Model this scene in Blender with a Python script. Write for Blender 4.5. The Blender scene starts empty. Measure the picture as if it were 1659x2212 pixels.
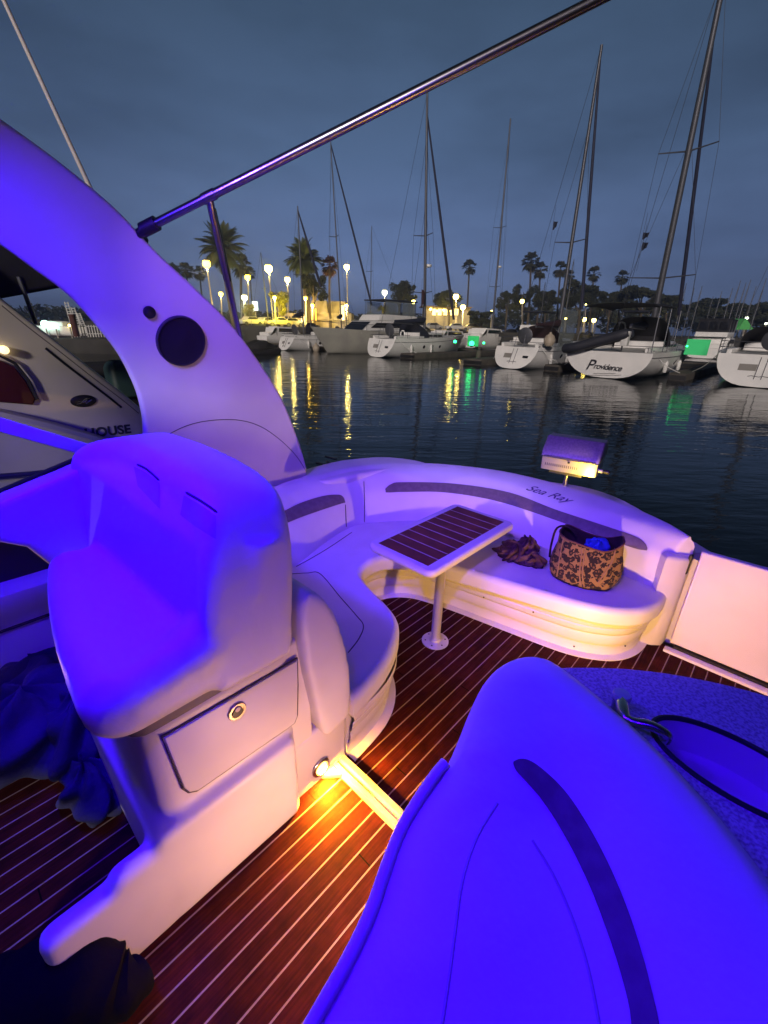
import bpy, bmesh, math, random
from mathutils import Vector, Matrix
from mathutils.bvhtree import BVHTree
R = math.radians
rnd = random.Random(7)

# ---------------------------------------------------------------- camera
# world frame: +X runs aft along the keel of the boat we stand on, +Y to the arch side, z = 0 is the teak sole
F, CX, CY, EYE = 930.0, 829.5, 1106.0, 1.9
TH, RO = R(23.17), R(1.5)
AX, BX = (0.677, 0.736), (-0.736, 0.677)

def ray(x, y):
    u, v = (x - CX) / F, (CY - y) / F
    c, s = math.cos(RO), math.sin(RO)
    u, v = u * c - v * s, u * s + v * c
    X, Y, Z = u, math.cos(TH) + v * math.sin(TH), -math.sin(TH) + v * math.cos(TH)
    return Vector((X * AX[0] + Y * AX[1], X * BX[0] + Y * BX[1], Z))

HZ = .0014
ORG = Vector((0, 0, EYE))
FW = Vector((AX[1], BX[1], 0)).normalized()
RT = Vector((AX[0], BX[0], 0)).normalized()

def at(x, y, z=None, s=None, t=None, d=None, pl=None):
    """point seen at a picture position, on a chosen real plane (height, station, side, distance or general plane)"""
    r = ray(x, y)
    if z is not None: k = (z - EYE) / r.z
    elif s is not None: k = s / r.x
    elif t is not None: k = t / r.y
    elif d is not None: k = d / r.dot(FW)
    else:
        n, c = Vector(pl[0]), pl[1]
        k = (c - n.dot(ORG)) / n.dot(r)
    return ORG + r * k

sc = bpy.context.scene
COL = sc.collection
cam = bpy.data.cameras.new("camera"); co = bpy.data.objects.new("camera", cam); COL.objects.link(co)
fwd, rgt, up = ray(CX, CY), ray(CX + F, CY) - ray(CX, CY), ray(CX, CY - F) - ray(CX, CY)
M = Matrix.Identity(4)
for i in range(3):
    M[i][0], M[i][1], M[i][2], M[i][3] = rgt.normalized()[i], up.normalized()[i], -fwd.normalized()[i], ORG[i]
co.matrix_world = M
cam.sensor_fit = 'VERTICAL'; cam.sensor_height = 24; cam.lens = 24 * F / 2212
cam.clip_start = 0.02; cam.clip_end = 9000
sc.camera = co

# ---------------------------------------------------------------- sky, sun, lamps overhead, exposure
w = bpy.data.worlds.new("World"); sc.world = w; w.use_nodes = True
N, L = w.node_tree.nodes, w.node_tree.links
bg = N['Background']
tc = N.new('ShaderNodeTexCoord'); sep = N.new('ShaderNodeSeparateXYZ'); L.new(tc.outputs['Generated'], sep.inputs[0])
ramp = N.new('ShaderNodeValToRGB'); L.new(sep.outputs['Z'], ramp.inputs[0])
cr = ramp.color_ramp
SKY = [(0.0, (.100, .135, .27)), (.05, (.116, .164, .310)), (.14, (.082, .126, .25)), (.28, (.053, .090, .17)), (.46, (.031, .056, .100)), (1, (.010, .020, .035))]
cr.elements[0].position, cr.elements[0].color = SKY[0][0], (*SKY[0][1], 1)
cr.elements[1].position, cr.elements[1].color = 1.0, (*SKY[-1][1], 1)
for p, c in SKY[1:-1]:
    e = cr.elements.new(p); e.color = (*c, 1)
mp = N.new('ShaderNodeMapping'); mp.inputs['Scale'].default_value = (1.3, 1.3, 4.5); L.new(tc.outputs['Generated'], mp.inputs[0])
ns = N.new('ShaderNodeTexNoise'); ns.inputs['Scale'].default_value = 1.6; ns.inputs['Detail'].default_value = 6; ns.inputs['Roughness'].default_value = .55
L.new(mp.outputs[0], ns.inputs['Vector'])
cl = N.new('ShaderNodeMapRange'); cl.inputs[1].default_value = .35; cl.inputs[2].default_value = .68; cl.inputs[3].default_value = 1.10; cl.inputs[4].default_value = .72
L.new(ns.outputs[0], cl.inputs[0])
# brighter afterglow straight over the far dock, duller to both sides
dt = N.new('ShaderNodeVectorMath'); dt.operation = 'DOT_PRODUCT'; L.new(tc.outputs['Generated'], dt.inputs[0])
g = (FW * .985 + RT * .02 + Vector((0, 0, .2))).normalized(); dt.inputs[1].default_value = g
gl = N.new('ShaderNodeMapRange'); gl.inputs[1].default_value = .1; gl.inputs[2].default_value = 1; gl.inputs[3].default_value = .06; gl.inputs[4].default_value = 1.48
L.new(dt.outputs['Value'], gl.inputs[0])
mu = N.new('ShaderNodeMath'); mu.operation = 'MULTIPLY'; L.new(cl.outputs[0], mu.inputs[0]); L.new(gl.outputs[0], mu.inputs[1])
L.new(ramp.outputs[0], bg.inputs[0]); L.new(mu.outputs[0], bg.inputs[1])

sd = bpy.data.lights.new("sun", 'SUN'); sd.energy = 2.5; sd.angle = R(5); sd.color = (1, .86, .80)
so = bpy.data.objects.new("sun", sd); COL.objects.link(so)      # added to brighten the sterns, for marina light coming from behind us
so.rotation_euler = Vector((FW.x + .1, FW.y - .25, -.28)).to_track_quat('-Z', 'Y').to_euler()

def lamp(name, loc, power, color, size, direction, spread=180):
    d = bpy.data.lights.new(name, 'AREA'); d.shape = 'DISK'; d.size = size; d.energy = power; d.color = color; d.spread = R(spread)
    o = bpy.data.objects.new(name, d); COL.objects.link(o); o.location = loc
    o.rotation_euler = Vector(direction).to_track_quat('-Z', 'Y').to_euler()
    return o
BLUE = (.032, .0, 1.0)
BL_POS = [(-.08, 1.80, 2.60, 38), (-.10, 1.25, 2.64, 36), (-.10, .35, 2.66, 14), (-.10, -.8, 2.64, 20)]
for x, y, z, p in BL_POS: lamp("blue_led", (x, y, z - .04), p, BLUE, .10, (.24, 0, -1), 150)
for y in (1.5, .3): lamp("lounge_fill", (.16, y, 2.66), 15, (.22, .085, 1), .12, (1, .22 if y > 1 else .34, -.56), 74)  # added fill lamps that brighten the lounge and the arch leg
AMBER = (1, .53, .085)

sc.view_settings.view_transform = 'Standard'; sc.view_settings.look = 'None'
sc.view_settings.exposure = 0; sc.view_settings.gamma = 1; sc.view_settings.use_curve_mapping = False
sc.render.engine = 'CYCLES'
cy = sc.cycles; cy.max_bounces = 7; cy.diffuse_bounces = 3; cy.glossy_bounces = 4; cy.transmission_bounces = 6; cy.transparent_max_bounces = 12
cy.sample_clamp_indirect = 4; cy.sample_clamp_direct = 0; cy.use_denoising = True; cy.caustics_reflective = False; cy.caustics_refractive = False

# ---------------------------------------------------------------- materials
def mat(name, col, rough=.5, metal=0, emit=None, es=0, spec=.5, bump=None, vary=None, coat=0):
    m = bpy.data.materials.new(name); m.use_nodes = True
    n, l = m.node_tree.nodes, m.node_tree.links; b = n['Principled BSDF']
    b.inputs['Base Color'].default_value = (*col, 1); b.inputs['Roughness'].default_value = rough; b.inputs['Metallic'].default_value = metal
    b.inputs['Specular IOR Level'].default_value = spec; b.inputs['Coat Weight'].default_value = coat
    if emit: b.inputs['Emission Color'].default_value = (*emit, 1); b.inputs['Emission Strength'].default_value = es
    if bump or vary:
        t = n.new('ShaderNodeTexCoord')
    if bump:                                   # (scale, strength, distance)
        x = n.new('ShaderNodeTexNoise'); x.inputs['Scale'].default_value = bump[0]; x.inputs['Detail'].default_value = 5; l.new(t.outputs['Object'], x.inputs['Vector'])
        k = n.new('ShaderNodeBump'); k.inputs['Strength'].default_value = bump[1]; k.inputs['Distance'].default_value = bump[2]
        l.new(x.outputs[0], k.inputs['Height']); l.new(k.outputs[0], b.inputs['Normal'])
    if vary:                                   # (scale, other colour)
        x = n.new('ShaderNodeTexNoise'); x.inputs['Scale'].default_value = vary[0]; x.inputs['Detail'].default_value = 6; l.new(t.outputs['Object'], x.inputs['Vector'])
        r = n.new('ShaderNodeMapRange'); r.inputs[1].default_value = .38; r.inputs[2].default_value = .64; l.new(x.outputs[0], r.inputs[0])
        q = n.new('ShaderNodeMix'); q.data_type = 'RGBA'; q.inputs[6].default_value = (*col, 1); q.inputs[7].default_value = (*vary[1], 1)
        l.new(r.outputs[0], q.inputs[0]); l.new(q.outputs[2], b.inputs['Base Color'])
    return m

gel = mat('gelcoat', (.72, .68, .63), .48, vary=(2.5, (.64, .60, .55)), bump=(60, .05, .002))
vinyl = mat('marine_vinyl', (.72, .69, .66), .52, vary=(5, (.67, .64, .60)), bump=(340, .18, .001))
vinyl_soft = mat('marine_vinyl_creased', (.72, .69, .66), .5, vary=(3, (.68, .65, .61)), bump=(9, .30, .02))
inlay = mat('grey_inlay_vinyl', (.13, .10, .10), .6, bump=(300, .3, .001), vary=(30, (.16, .13, .125)))
hinsert = mat('headrest_vinyl', (.45, .43, .41), .6, bump=(300, .3, .001))
dark = mat('black_rubber', (.008, .008, .010), .5)
seam = mat('seam_shadow_line', (.05, .04, .05), .8)
steel = mat('stainless_steel', (.50, .50, .53), .24, 1)
railm = mat('dull_rail_steel', (.24, .24, .27), .28, 1)
brushed = mat('brushed_steel', (.58, .56, .54), .38, .55, bump=(90, .15, .001))
counter = mat('speckled_counter', (.52, .49, .46), .4, vary=(120, (.24, .23, .24)))
sinkm = mat('sink_plastic', (.5, .48, .47), .3)
white = mat('hull_white', (.80, .80, .77), .3, vary=(.8, (.70, .71, .69)))
offw = mat('deck_offwhite', (.64, .64, .61), .5, vary=(1.2, (.52, .53, .51)))
canvas = mat('navy_canvas', (.012, .016, .035), .85, bump=(3, .5, .05))
maroon = mat('maroon_canvas', (.030, .010, .014), .85, bump=(3, .5, .05))
blackc = mat('black_canvas', (.008, .008, .011), .8, bump=(3, .5, .05))
smoke = mat('smoked_window', (.012, .013, .018), .08)
alu = mat('mast_aluminium', (.085, .09, .105), .5, .5)
darkspar = mat('dark_furled_sail', (.018, .020, .045), .7)
rope = mat('rigging_wire', (.07, .075, .09), .5, .6)
bark = mat('palm_bark', (.055, .042, .03), .9, bump=(6, .8, .05))
frond = mat('palm_frond', (.030, .045, .014), .7, vary=(.6, (.055, .065, .02)))
frond2 = mat('palm_frond_dark', (.018, .026, .012), .75, vary=(.6, (.035, .03, .014)))
frond3 = mat('palm_frond_brown', (.05, .020, .014), .75, vary=(.6, (.07, .03, .02)))
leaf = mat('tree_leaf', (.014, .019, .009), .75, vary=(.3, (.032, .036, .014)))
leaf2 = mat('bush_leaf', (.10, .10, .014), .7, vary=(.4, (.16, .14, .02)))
land_m = mat('asphalt_lot', (.028, .028, .028), .9, vary=(.15, (.05, .047, .044)))
wall_m = mat('seawall_concrete', (.045, .043, .038), .9, vary=(.5, (.022, .021, .018)), bump=(2, .5, .1))
dockm = mat('dock_timber', (.085, .075, .062), .85, vary=(1.5, (.05, .046, .04)), bump=(8, .6, .03))
stucco = mat('stucco', (.36, .31, .22), .9, vary=(.7, (.27, .23, .17)), bump=(5, .4, .03))
roofm = mat('tile_roof', (.20, .13, .08), .85, vary=(2, (.13, .085, .055)), bump=(6, .8, .05))
glass_dark = mat('window_glass', (.02, .02, .025), .05)
carp = [mat('car_paint_' + n, c, .3, .3, coat=.5) for n, c in (('white', (.6, .6, .58)), ('silver', (.35, .35, .35)), ('sand', (.40, .34, .22)))]
polem = mat('lamp_post_paint', (.34, .31, .26), .6)
L_SOD = mat('sodium_lamp', (1, .8, .4), .5, emit=(1, .60, .03), es=26)
L_WRM = mat('warm_lamp', (1, .9, .6), .5, emit=(1, .74, .12), es=26)
L_CYN = mat('pale_lamp', (.9, 1, .9), .5, emit=(.86, 1, .70), es=6)
L_TEAL = mat('teal_dock_lamp', (.8, 1, .95), .5, emit=(.50, 1, .82), es=12)
L_GRN = mat('green_lamp', (.1, 1, .4), .5, emit=(.02, 1, .22), es=7)
L_RED = mat('red_lamp', (1, .1, .1), .5, emit=(1, .03, .05), es=9)
L_AMB = mat('amber_lens', (1, .7, .3), .5, emit=(1, .62, .08), es=9)
L_WIN = mat('lit_window', (1, .8, .5), .5, emit=(1, .72, .32), es=2.2)
L_BLU = mat('blue_led_lens', (.2, .1, 1), .4, emit=(.05, 0, 1), es=18)
inkm = mat('dark_lettering', (.02, .022, .03), .5)
script_m = mat('purple_embroidery', (.10, .06, .16), .7)
redm = mat('red_vinyl', (.05, .006, .005), .4)
navycloth = mat('navy_towel', (.035, .035, .09), .95, bump=(60, .5, .01), vary=(4, (.015, .015, .05)))
browncloth = mat('brown_scarf', (.055, .020, .018), .95, bump=(80, .6, .01), vary=(14, (.10, .05, .05)))
lining = mat('bag_lining', (.022, .010, .008), .9)
tan = mat('tan_piping', (.22, .13, .055), .8)
bluecl = mat('blue_towel', (.03, .07, .45), .9, bump=(50, .6, .01))
labelm = mat('cloth_label', (.6, .6, .6), .8)
hullgrey = mat('neighbour_gelcoat', (.45, .42, .37), .35, vary=(1.5, (.38, .36, .32)), bump=(40, .05, .002))

def teak_mat():
    m = bpy.data.materials.new('teak_and_holly'); m.use_nodes = True
    n, l = m.node_tree.nodes, m.node_tree.links; b = n['Principled BSDF']
    t = n.new('ShaderNodeTexCoord'); s = n.new('ShaderNodeSeparateXYZ'); l.new(t.outputs['Object'], s.inputs[0])
    mp = n.new('ShaderNodeMapping'); mp.inputs['Scale'].default_value = (3, 60, 1); l.new(t.outputs['Object'], mp.inputs[0])
    g = n.new('ShaderNodeTexNoise'); g.inputs['Scale'].default_value = 2.2; g.inputs['Detail'].default_value = 8; l.new(mp.outputs[0], g.inputs['Vector'])
    g2 = n.new('ShaderNodeTexNoise'); g2.inputs['Scale'].default_value = 11; g2.inputs['Detail'].default_value = 4; l.new(t.outputs['Object'], g2.inputs['Vector'])
    gm = n.new('ShaderNodeMath'); gm.operation = 'MULTIPLY'; l.new(g.outputs[0], gm.inputs[0]); l.new(g2.outputs[0], gm.inputs[1])
    r = n.new('ShaderNodeValToRGB'); l.new(gm.outputs[0], r.inputs[0])
    r.color_ramp.elements[0].position = .12; r.color_ramp.elements[0].color = (.015, .0018, .0018, 1)
    r.color_ramp.elements[1].position = .45; r.color_ramp.elements[1].color = (.050, .0075, .0045, 1)
    a = n.new('ShaderNodeMath'); a.operation = 'MULTIPLY'; a.inputs[1].default_value = 1 / .069; l.new(s.outputs['Y'], a.inputs[0])
    a1 = n.new('ShaderNodeMath'); a1.operation = 'ADD'; a1.inputs[1].default_value = 100.26; l.new(a.outputs[0], a1.inputs[0])
    f = n.new('ShaderNodeMath'); f.operation = 'FRACT'; l.new(a1.outputs[0], f.inputs[0])
    c = n.new('ShaderNodeMath'); c.operation = 'LESS_THAN'; c.inputs[1].default_value = .085; l.new(f.outputs[0], c.inputs[0])
    fl = n.new('ShaderNodeMath'); fl.operation = 'FLOOR'; l.new(a1.outputs[0], fl.inputs[0])
    wn = n.new('ShaderNodeTexWhiteNoise'); wn.noise_dimensions = '1D'; l.new(fl.outputs[0], wn.inputs['W'])
    st = n.new('ShaderNodeTexNoise'); st.inputs['Scale'].default_value = 2.6; st.inputs['Detail'].default_value = 7; l.new(t.outputs['Object'], st.inputs['Vector'])
    vv = n.new('ShaderNodeMath'); vv.operation = 'MULTIPLY_ADD'; vv.inputs[1].default_value = .5; vv.inputs[2].default_value = .35; l.new(wn.outputs['Value'], vv.inputs[0])
    v2 = n.new('ShaderNodeMath'); v2.operation = 'MULTIPLY_ADD'; v2.inputs[1].default_value = 1.3; l.new(st.outputs[0], v2.inputs[0]); l.new(vv.outputs[0], v2.inputs[2])
    sx = n.new('ShaderNodeMath'); sx.operation = 'MULTIPLY_ADD'; sx.inputs[1].default_value = 7.0; l.new(wn.outputs['Value'], sx.inputs[0]); l.new(s.outputs['X'], sx.inputs[2])
    sm = n.new('ShaderNodeMath'); sm.operation = 'PINGPONG'; sm.inputs[1].default_value = .95; l.new(sx.outputs[0], sm.inputs[0])
    bj = n.new('ShaderNodeMath'); bj.operation = 'GREATER_THAN'; bj.inputs[1].default_value = .0025; l.new(sm.outputs[0], bj.inputs[0])
    v3 = n.new('ShaderNodeMath'); v3.operation = 'MULTIPLY'; l.new(v2.outputs[0], v3.inputs[0]); l.new(bj.outputs[0], v3.inputs[1])
    hs_ = n.new('ShaderNodeHueSaturation'); l.new(r.outputs[0], hs_.inputs['Color']); l.new(v3.outputs[0], hs_.inputs['Value']); r = hs_
    q = n.new('ShaderNodeMix'); q.data_type = 'RGBA'; l.new(c.outputs[0], q.inputs[0]); l.new(r.outputs[0], q.inputs[6]); q.inputs[7].default_value = (.25, .175, .14, 1)
    l.new(q.outputs[2], b.inputs['Base Color']); b.inputs['Roughness'].default_value = .7; b.inputs['Specular IOR Level'].default_value = .06
    k = n.new('ShaderNodeBump'); k.inputs['Strength'].default_value = .25; k.inputs['Distance'].default_value = .003; l.new(g.outputs[0], k.inputs['Height']); l.new(k.outputs[0], b.inputs['Normal'])
    return m
teak = teak_mat()

def leopard_mat():
    m = bpy.data.materials.new('leopard_print'); m.use_nodes = True
    n, l = m.node_tree.nodes, m.node_tree.links; b = n['Principled BSDF']
    t = n.new('ShaderNodeTexCoord')
    nz = n.new('ShaderNodeTexNoise'); nz.inputs['Scale'].default_value = 38; nz.inputs['Detail'].default_value = 2; l.new(t.outputs['Object'], nz.inputs['Vector'])
    mx = n.new('ShaderNodeMix'); mx.data_type = 'RGBA'; mx.blend_type = 'LINEAR_LIGHT'; mx.inputs[0].default_value = .022; l.new(t.outputs['Object'], mx.inputs[6]); l.new(nz.outputs['Color'], mx.inputs[7])
    v = n.new('ShaderNodeTexVoronoi'); v.inputs['Scale'].default_value = 29; l.new(mx.outputs[2], v.inputs['Vector'])
    r = n.new('ShaderNodeValToRGB'); l.new(v.outputs['Distance'], r.inputs[0]); r.color_ramp.interpolation = 'CONSTANT'
    E = r.color_ramp.elements; E[0].position = 0; E[0].color = (.13, .07, .022, 1); E[1].position = .22; E[1].color = (.010, .005, .004, 1)
    e = E.new(.57); e.color = (.21, .125, .040, 1)
    nb = n.new('ShaderNodeTexNoise'); nb.inputs['Scale'].default_value = 30; l.new(t.outputs['Object'], nb.inputs['Vector'])
    gt = n.new('ShaderNodeMath'); gt.operation = 'GREATER_THAN'; gt.inputs[1].default_value = .72; l.new(nb.outputs[0], gt.inputs[0])
    q = n.new('ShaderNodeMix'); q.data_type = 'RGBA'; l.new(gt.outputs[0], q.inputs[0]); l.new(r.outputs[0], q.inputs[6]); q.inputs[7].default_value = (.21, .125, .040, 1)
    l.new(q.outputs[2], b.inputs['Base Color']); b.inputs['Roughness'].default_value = .95
    k = n.new('ShaderNodeBump'); k.inputs['Strength'].default_value = .5; k.inputs['Distance'].default_value = .004; l.new(nb.outputs[0], k.inputs['Height']); l.new(k.outputs[0], b.inputs['Normal'])
    return m
leopard = leopard_mat()

def water_mat():
    m = bpy.data.materials.new('harbour_water'); m.use_nodes = True
    n, l = m.node_tree.nodes, m.node_tree.links; b = n['Principled BSDF']
    b.inputs['Base Color'].default_value = (.003, .008, .012, 1); b.inputs['Roughness'].default_value = .03; b.inputs['IOR'].default_value = 1.21
    t = n.new('ShaderNodeTexCoord'); rt = n.new('ShaderNodeMapping'); rt.inputs['Rotation'].default_value = (0, 0, R(-45)); l.new(t.outputs['Object'], rt.inputs[0])
    mp = n.new('ShaderNodeMapping'); mp.inputs['Scale'].default_value = (1.9, .62, 1); l.new(rt.outputs[0], mp.inputs[0])
    a = n.new('ShaderNodeTexNoise'); a.inputs['Scale'].default_value = 2.3; a.inputs['Detail'].default_value = 3; a.inputs['Roughness'].default_value = .5; l.new(mp.outputs[0], a.inputs['Vector'])
    c = n.new('ShaderNodeTexNoise'); c.inputs['Scale'].default_value = .45; c.inputs['Detail'].default_value = 2; l.new(mp.outputs[0], c.inputs['Vector'])
    ad = n.new('ShaderNodeMath'); ad.operation = 'MULTIPLY_ADD'; ad.inputs[1].default_value = 2.2; l.new(c.outputs[0], ad.inputs[0]); l.new(a.outputs[0], ad.inputs[2])
    k = n.new('ShaderNodeBump'); k.inputs['Strength'].default_value = 1; k.inputs['Distance'].default_value = .014; l.new(ad.outputs[0], k.inputs['Height']); l.new(k.outputs[0], b.inputs['Normal'])
    return m
water = water_mat()

def pane_mat(name, col, alpha):
    m = bpy.data.materials.new(name); m.use_nodes = True
    n, l = m.node_tree.nodes, m.node_tree.links; b = n['Principled BSDF']
    b.inputs['Base Color'].default_value = (*col, 1); b.inputs['Roughness'].default_value = .05
    t = n.new('ShaderNodeBsdfTransparent'); t.inputs[0].default_value = (.85, .88, .92, 1); x = n.new('ShaderNodeMixShader'); x.inputs[0].default_value = alpha
    l.new(t.outputs[0], x.inputs[1]); l.new(b.outputs[0], x.inputs[2]); l.new(x.outputs[0], n['Material Output'].inputs[0])
    return m
pane = pane_mat('clear_pane', (.05, .06, .08), .22)
clearvinyl = pane_mat('clear_vinyl', (.30, .34, .32), .35)

# ---------------------------------------------------------------- mesh helpers
class MB:
    def __init__(s): s.v, s.f, s.mi = [], [], []
    def add(s, vs, fs, mi=0):
        o = len(s.v); s.v += [tuple(p) for p in vs]; s.f += [[i + o for i in q] for q in fs]; s.mi += [mi] * len(fs); return s
    def box(s, x0, x1, y0, y1, z0, z1, mi=0):
        return s.add([(x0, y0, z0), (x1, y0, z0), (x1, y1, z0), (x0, y1, z0), (x0, y0, z1), (x1, y0, z1), (x1, y1, z1), (x0, y1, z1)],
                     [(0, 3, 2, 1), (4, 5, 6, 7), (0, 1, 5, 4), (1, 2, 6, 5), (2, 3, 7, 6), (3, 0, 4, 7)], mi)
    def obox(s, c, ax, ay, az, mi=0):          # oriented box: centre and three half axes
        c, ax, ay, az = map(Vector, (c, ax, ay, az)); vs = []
        for k in (-1, 1):
            for i, j in ((-1, -1), (1, -1), (1, 1), (-1, 1)): vs.append(c + ax * i + ay * j + az * k)
        return s.add(vs, [(0, 3, 2, 1), (4, 5, 6, 7), (0, 1, 5, 4), (1, 2, 6, 5), (2, 3, 7, 6), (3, 0, 4, 7)], mi)
    def loft(s, rows, closed=False, cap=False, mi=0):
        n = len(rows[0]); vs = [p for r in rows for p in r]; fs = []
        for i in range(len(rows) - 1):
            for j in range(n if closed else n - 1):
                k = (j + 1) % n; fs.append((i * n + j, i * n + k, (i + 1) * n + k, (i + 1) * n + j))
        if cap: fs += [tuple(range(n))[::-1], tuple(range((len(rows) - 1) * n, len(rows) * n))]
        return s.add(vs, fs, mi)
    def tube(s, pts, r, n=8, mi=0):
        pts = [Vector(p) for p in pts]; rs = r if isinstance(r, (list, tuple)) else [r] * len(pts); rows = []; u = None
        for i, p in enumerate(pts):
            d = (pts[min(i + 1, len(pts) - 1)] - pts[max(i - 1, 0)])
            d = d.normalized() if d.length > 1e-9 else Vector((0, 0, 1))
            if u is None: u = d.orthogonal().normalized()
            u = (u - d * u.dot(d)).normalized(); v = d.cross(u)
            rows.append([p + (u * math.cos(2 * math.pi * k / n) + v * math.sin(2 * math.pi * k / n)) * rs[i] for k in range(n)])
        return s.loft(rows, True, True, mi)
    def lathe(s, prof, c=(0, 0, 0), n=20, az=(0, 0, 1), mi=0):
        c, az = Vector(c), Vector(az).normalized(); ax = az.orthogonal().normalized(); ay = az.cross(ax)
        rows = [[c + az * h + (ax * math.cos(2 * math.pi * k / n) + ay * math.sin(2 * math.pi * k / n)) * max(q, 1e-4) for k in range(n)] for q, h in prof]
        return s.loft(rows, True, True, mi)
    def prism(s, poly, a, b, fn=lambda x, y, z: (x, y, z), mi=0):
        n = len(poly); vs = [fn(x, y, a) for x, y in poly] + [fn(x, y, b) for x, y in poly]
        return s.add(vs, [tuple(range(n))[::-1], tuple(range(n, 2 * n))] + [(i, (i + 1) % n, n + (i + 1) % n, n + i) for i in range(n)], mi)
    def slab(s, poly, z0, z1, r1=.03, r0=.02, n=5, fn=lambda x, y, z: (x, y, z), dome=0, mi=0):
        """pad with rounded edges over a plan outline"""
        if area(poly) < 0: poly = poly[::-1]
        rings = []
        for i in range(n + 1):
            a = math.pi / 2 * i / n; rings.append((offs(poly, r0 * (1 - math.sin(a))), z0 + r0 * (1 - math.cos(a))))
        for i in range(n + 1):
            a = math.pi / 2 * i / n; rings.append((offs(poly, r1 * (1 - math.cos(a))), z1 - r1 * (1 - math.sin(a))))
        rows = [[fn(x, y, z) for x, y in q] for q, z in rings]
        s.loft(rows, True, False, mi)
        m = len(poly); s.add(rows[0], [tuple(range(m))[::-1]], mi)
        if dome:
            inner = offs(poly, r1); cx = sum(p[0] for p in inner) / m; cyy = sum(p[1] for p in inner) / m
            rr = []
            for k in range(5):
                q = k / 5; rr.append([fn(cx + (x - cx) * (1 - q), cyy + (y - cyy) * (1 - q), z1 + dome * (1 - (1 - q) ** 2)) for x, y in inner])
            s.loft(rr, True, False, mi); s.add(rr[-1], [tuple(range(m))], mi)
        else: s.add(rows[-1], [tuple(range(m))], mi)
        return s
    def bvh(s): return BVHTree.FromPolygons([Vector(p) for p in s.v], s.f)
    def build(s, name, mats, parent=None, bevel=0, sharp=40, smooth=True, weld=True):
        me = bpy.data.meshes.new(name); me.from_pydata(s.v, [], s.f)
        mats = mats if isinstance(mats, (list, tuple)) else [mats]
        for m in mats: me.materials.append(m)
        me.polygons.foreach_set('material_index', s.mi)
        bm = bmesh.new(); bm.from_mesh(me)
        if weld:
            bmesh.ops.remove_doubles(bm, verts=bm.verts, dist=1e-5); bmesh.ops.recalc_face_normals(bm, faces=bm.faces)
        if bevel:
            ed = [e for e in bm.edges if len(e.link_faces) == 2 and e.calc_face_angle(0) > R(35)]
            bmesh.ops.bevel(bm, geom=ed, offset=bevel, segments=2, profile=.6, affect='EDGES', clamp_overlap=True)
        bm.to_mesh(me); bm.free()
        if smooth:
            me.polygons.foreach_set('use_smooth', [True] * len(me.polygons)); me.set_sharp_from_angle(angle=R(sharp))
        o = bpy.data.objects.new(name, me); COL.objects.link(o); put(o, parent); return o

def blend(parts, voxel, it, fac=.5):
    """several shapes grown together into one smooth moulded skin"""
    v, f = [], []
    for q in parts:
        o_ = len(v); v += q.v; f += [[i + o_ for i in k] for k in q.f]
    me = bpy.data.meshes.new('tmp'); me.from_pydata(v, [], f)
    bm = bmesh.new(); bm.from_mesh(me); bmesh.ops.remove_doubles(bm, verts=bm.verts, dist=1e-5); bmesh.ops.recalc_face_normals(bm, faces=bm.faces); bm.to_mesh(me); bm.free()
    o = bpy.data.objects.new('tmp', me); COL.objects.link(o)
    r = o.modifiers.new('r', 'REMESH'); r.mode = 'VOXEL'; r.voxel_size = voxel
    s = o.modifiers.new('s', 'SMOOTH'); s.factor = fac; s.iterations = it
    bpy.context.view_layer.update()
    m2 = bpy.data.meshes.new_from_object(o.evaluated_get(bpy.context.evaluated_depsgraph_get()))
    q = MB(); q.add([tuple(x.co) for x in m2.vertices], [tuple(x.vertices) for x in m2.polygons])
    bpy.data.objects.remove(o); bpy.data.meshes.remove(m2); return q
def put(o, parent):
    if parent is not None:
        o.parent = parent
        if parent.type == 'EMPTY': o.matrix_parent_inverse = Matrix.Translation(-Vector(parent.location))
def area(p): return sum(p[i][0] * p[(i + 1) % len(p)][1] - p[(i + 1) % len(p)][0] * p[i][1] for i in range(len(p))) / 2
def offs(p, d):
    n = len(p); out = []
    for i in range(n):
        a, b, c = Vector(p[i - 1]), Vector(p[i]), Vector(p[(i + 1) % n])
        e1, e2 = (b - a), (c - b)
        e1 = e1.normalized() if e1.length > 1e-9 else e2.normalized(); e2 = e2.normalized() if e2.length > 1e-9 else e1
        n1, n2 = Vector((-e1.y, e1.x)), Vector((-e2.y, e2.x)); m = n1 + n2
        m = m.normalized() if m.length > 1e-6 else n1
        k = min(1 / max(m.dot(n1), .4), 2); q = b + m * d * k; out.append((q.x, q.y))
    return out
def curve(pts, k=6, closed=False):
    pts = [Vector(p) for p in pts]; n = len(pts); out = []
    for i in range(n if closed else n - 1):
        g = lambda j: pts[j % n] if closed else pts[max(0, min(n - 1, j))]
        a, b, c, d = g(i - 1), g(i), g(i + 1), g(i + 2)
        for q in range(k):
            t = q / k; out.append(.5 * ((2 * b) + (c - a) * t + (2 * a - 5 * b + 4 * c - d) * t * t + (3 * b - a - 3 * c + d) * t ** 3))
    if not closed: out.append(pts[-1])
    return out
def rrect(x0, x1, y0, y1, r, n=5):
    out = []
    for cx, cyy, a0 in ((x1 - r, y1 - r, 0), (x0 + r, y1 - r, 90), (x0 + r, y0 + r, 180), (x1 - r, y0 + r, 270)):
        for i in range(n + 1):
            a = R(a0 + 90 * i / n); out.append((cx + r * math.cos(a), cyy + r * math.sin(a)))
    return out
def tag(o, label=None, cat=None, group=None, kind=None):
    if label: o['label'] = label
    if cat: o['category'] = cat
    if group: o['group'] = group
    if kind: o['kind'] = kind
    return o
def thing(name, label, cat, loc=(0, 0, 0), group=None):
    o = bpy.data.objects.new(name, None); COL.objects.link(o); o.location = loc; o.empty_display_size = .1
    return tag(o, label, cat, group)
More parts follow.
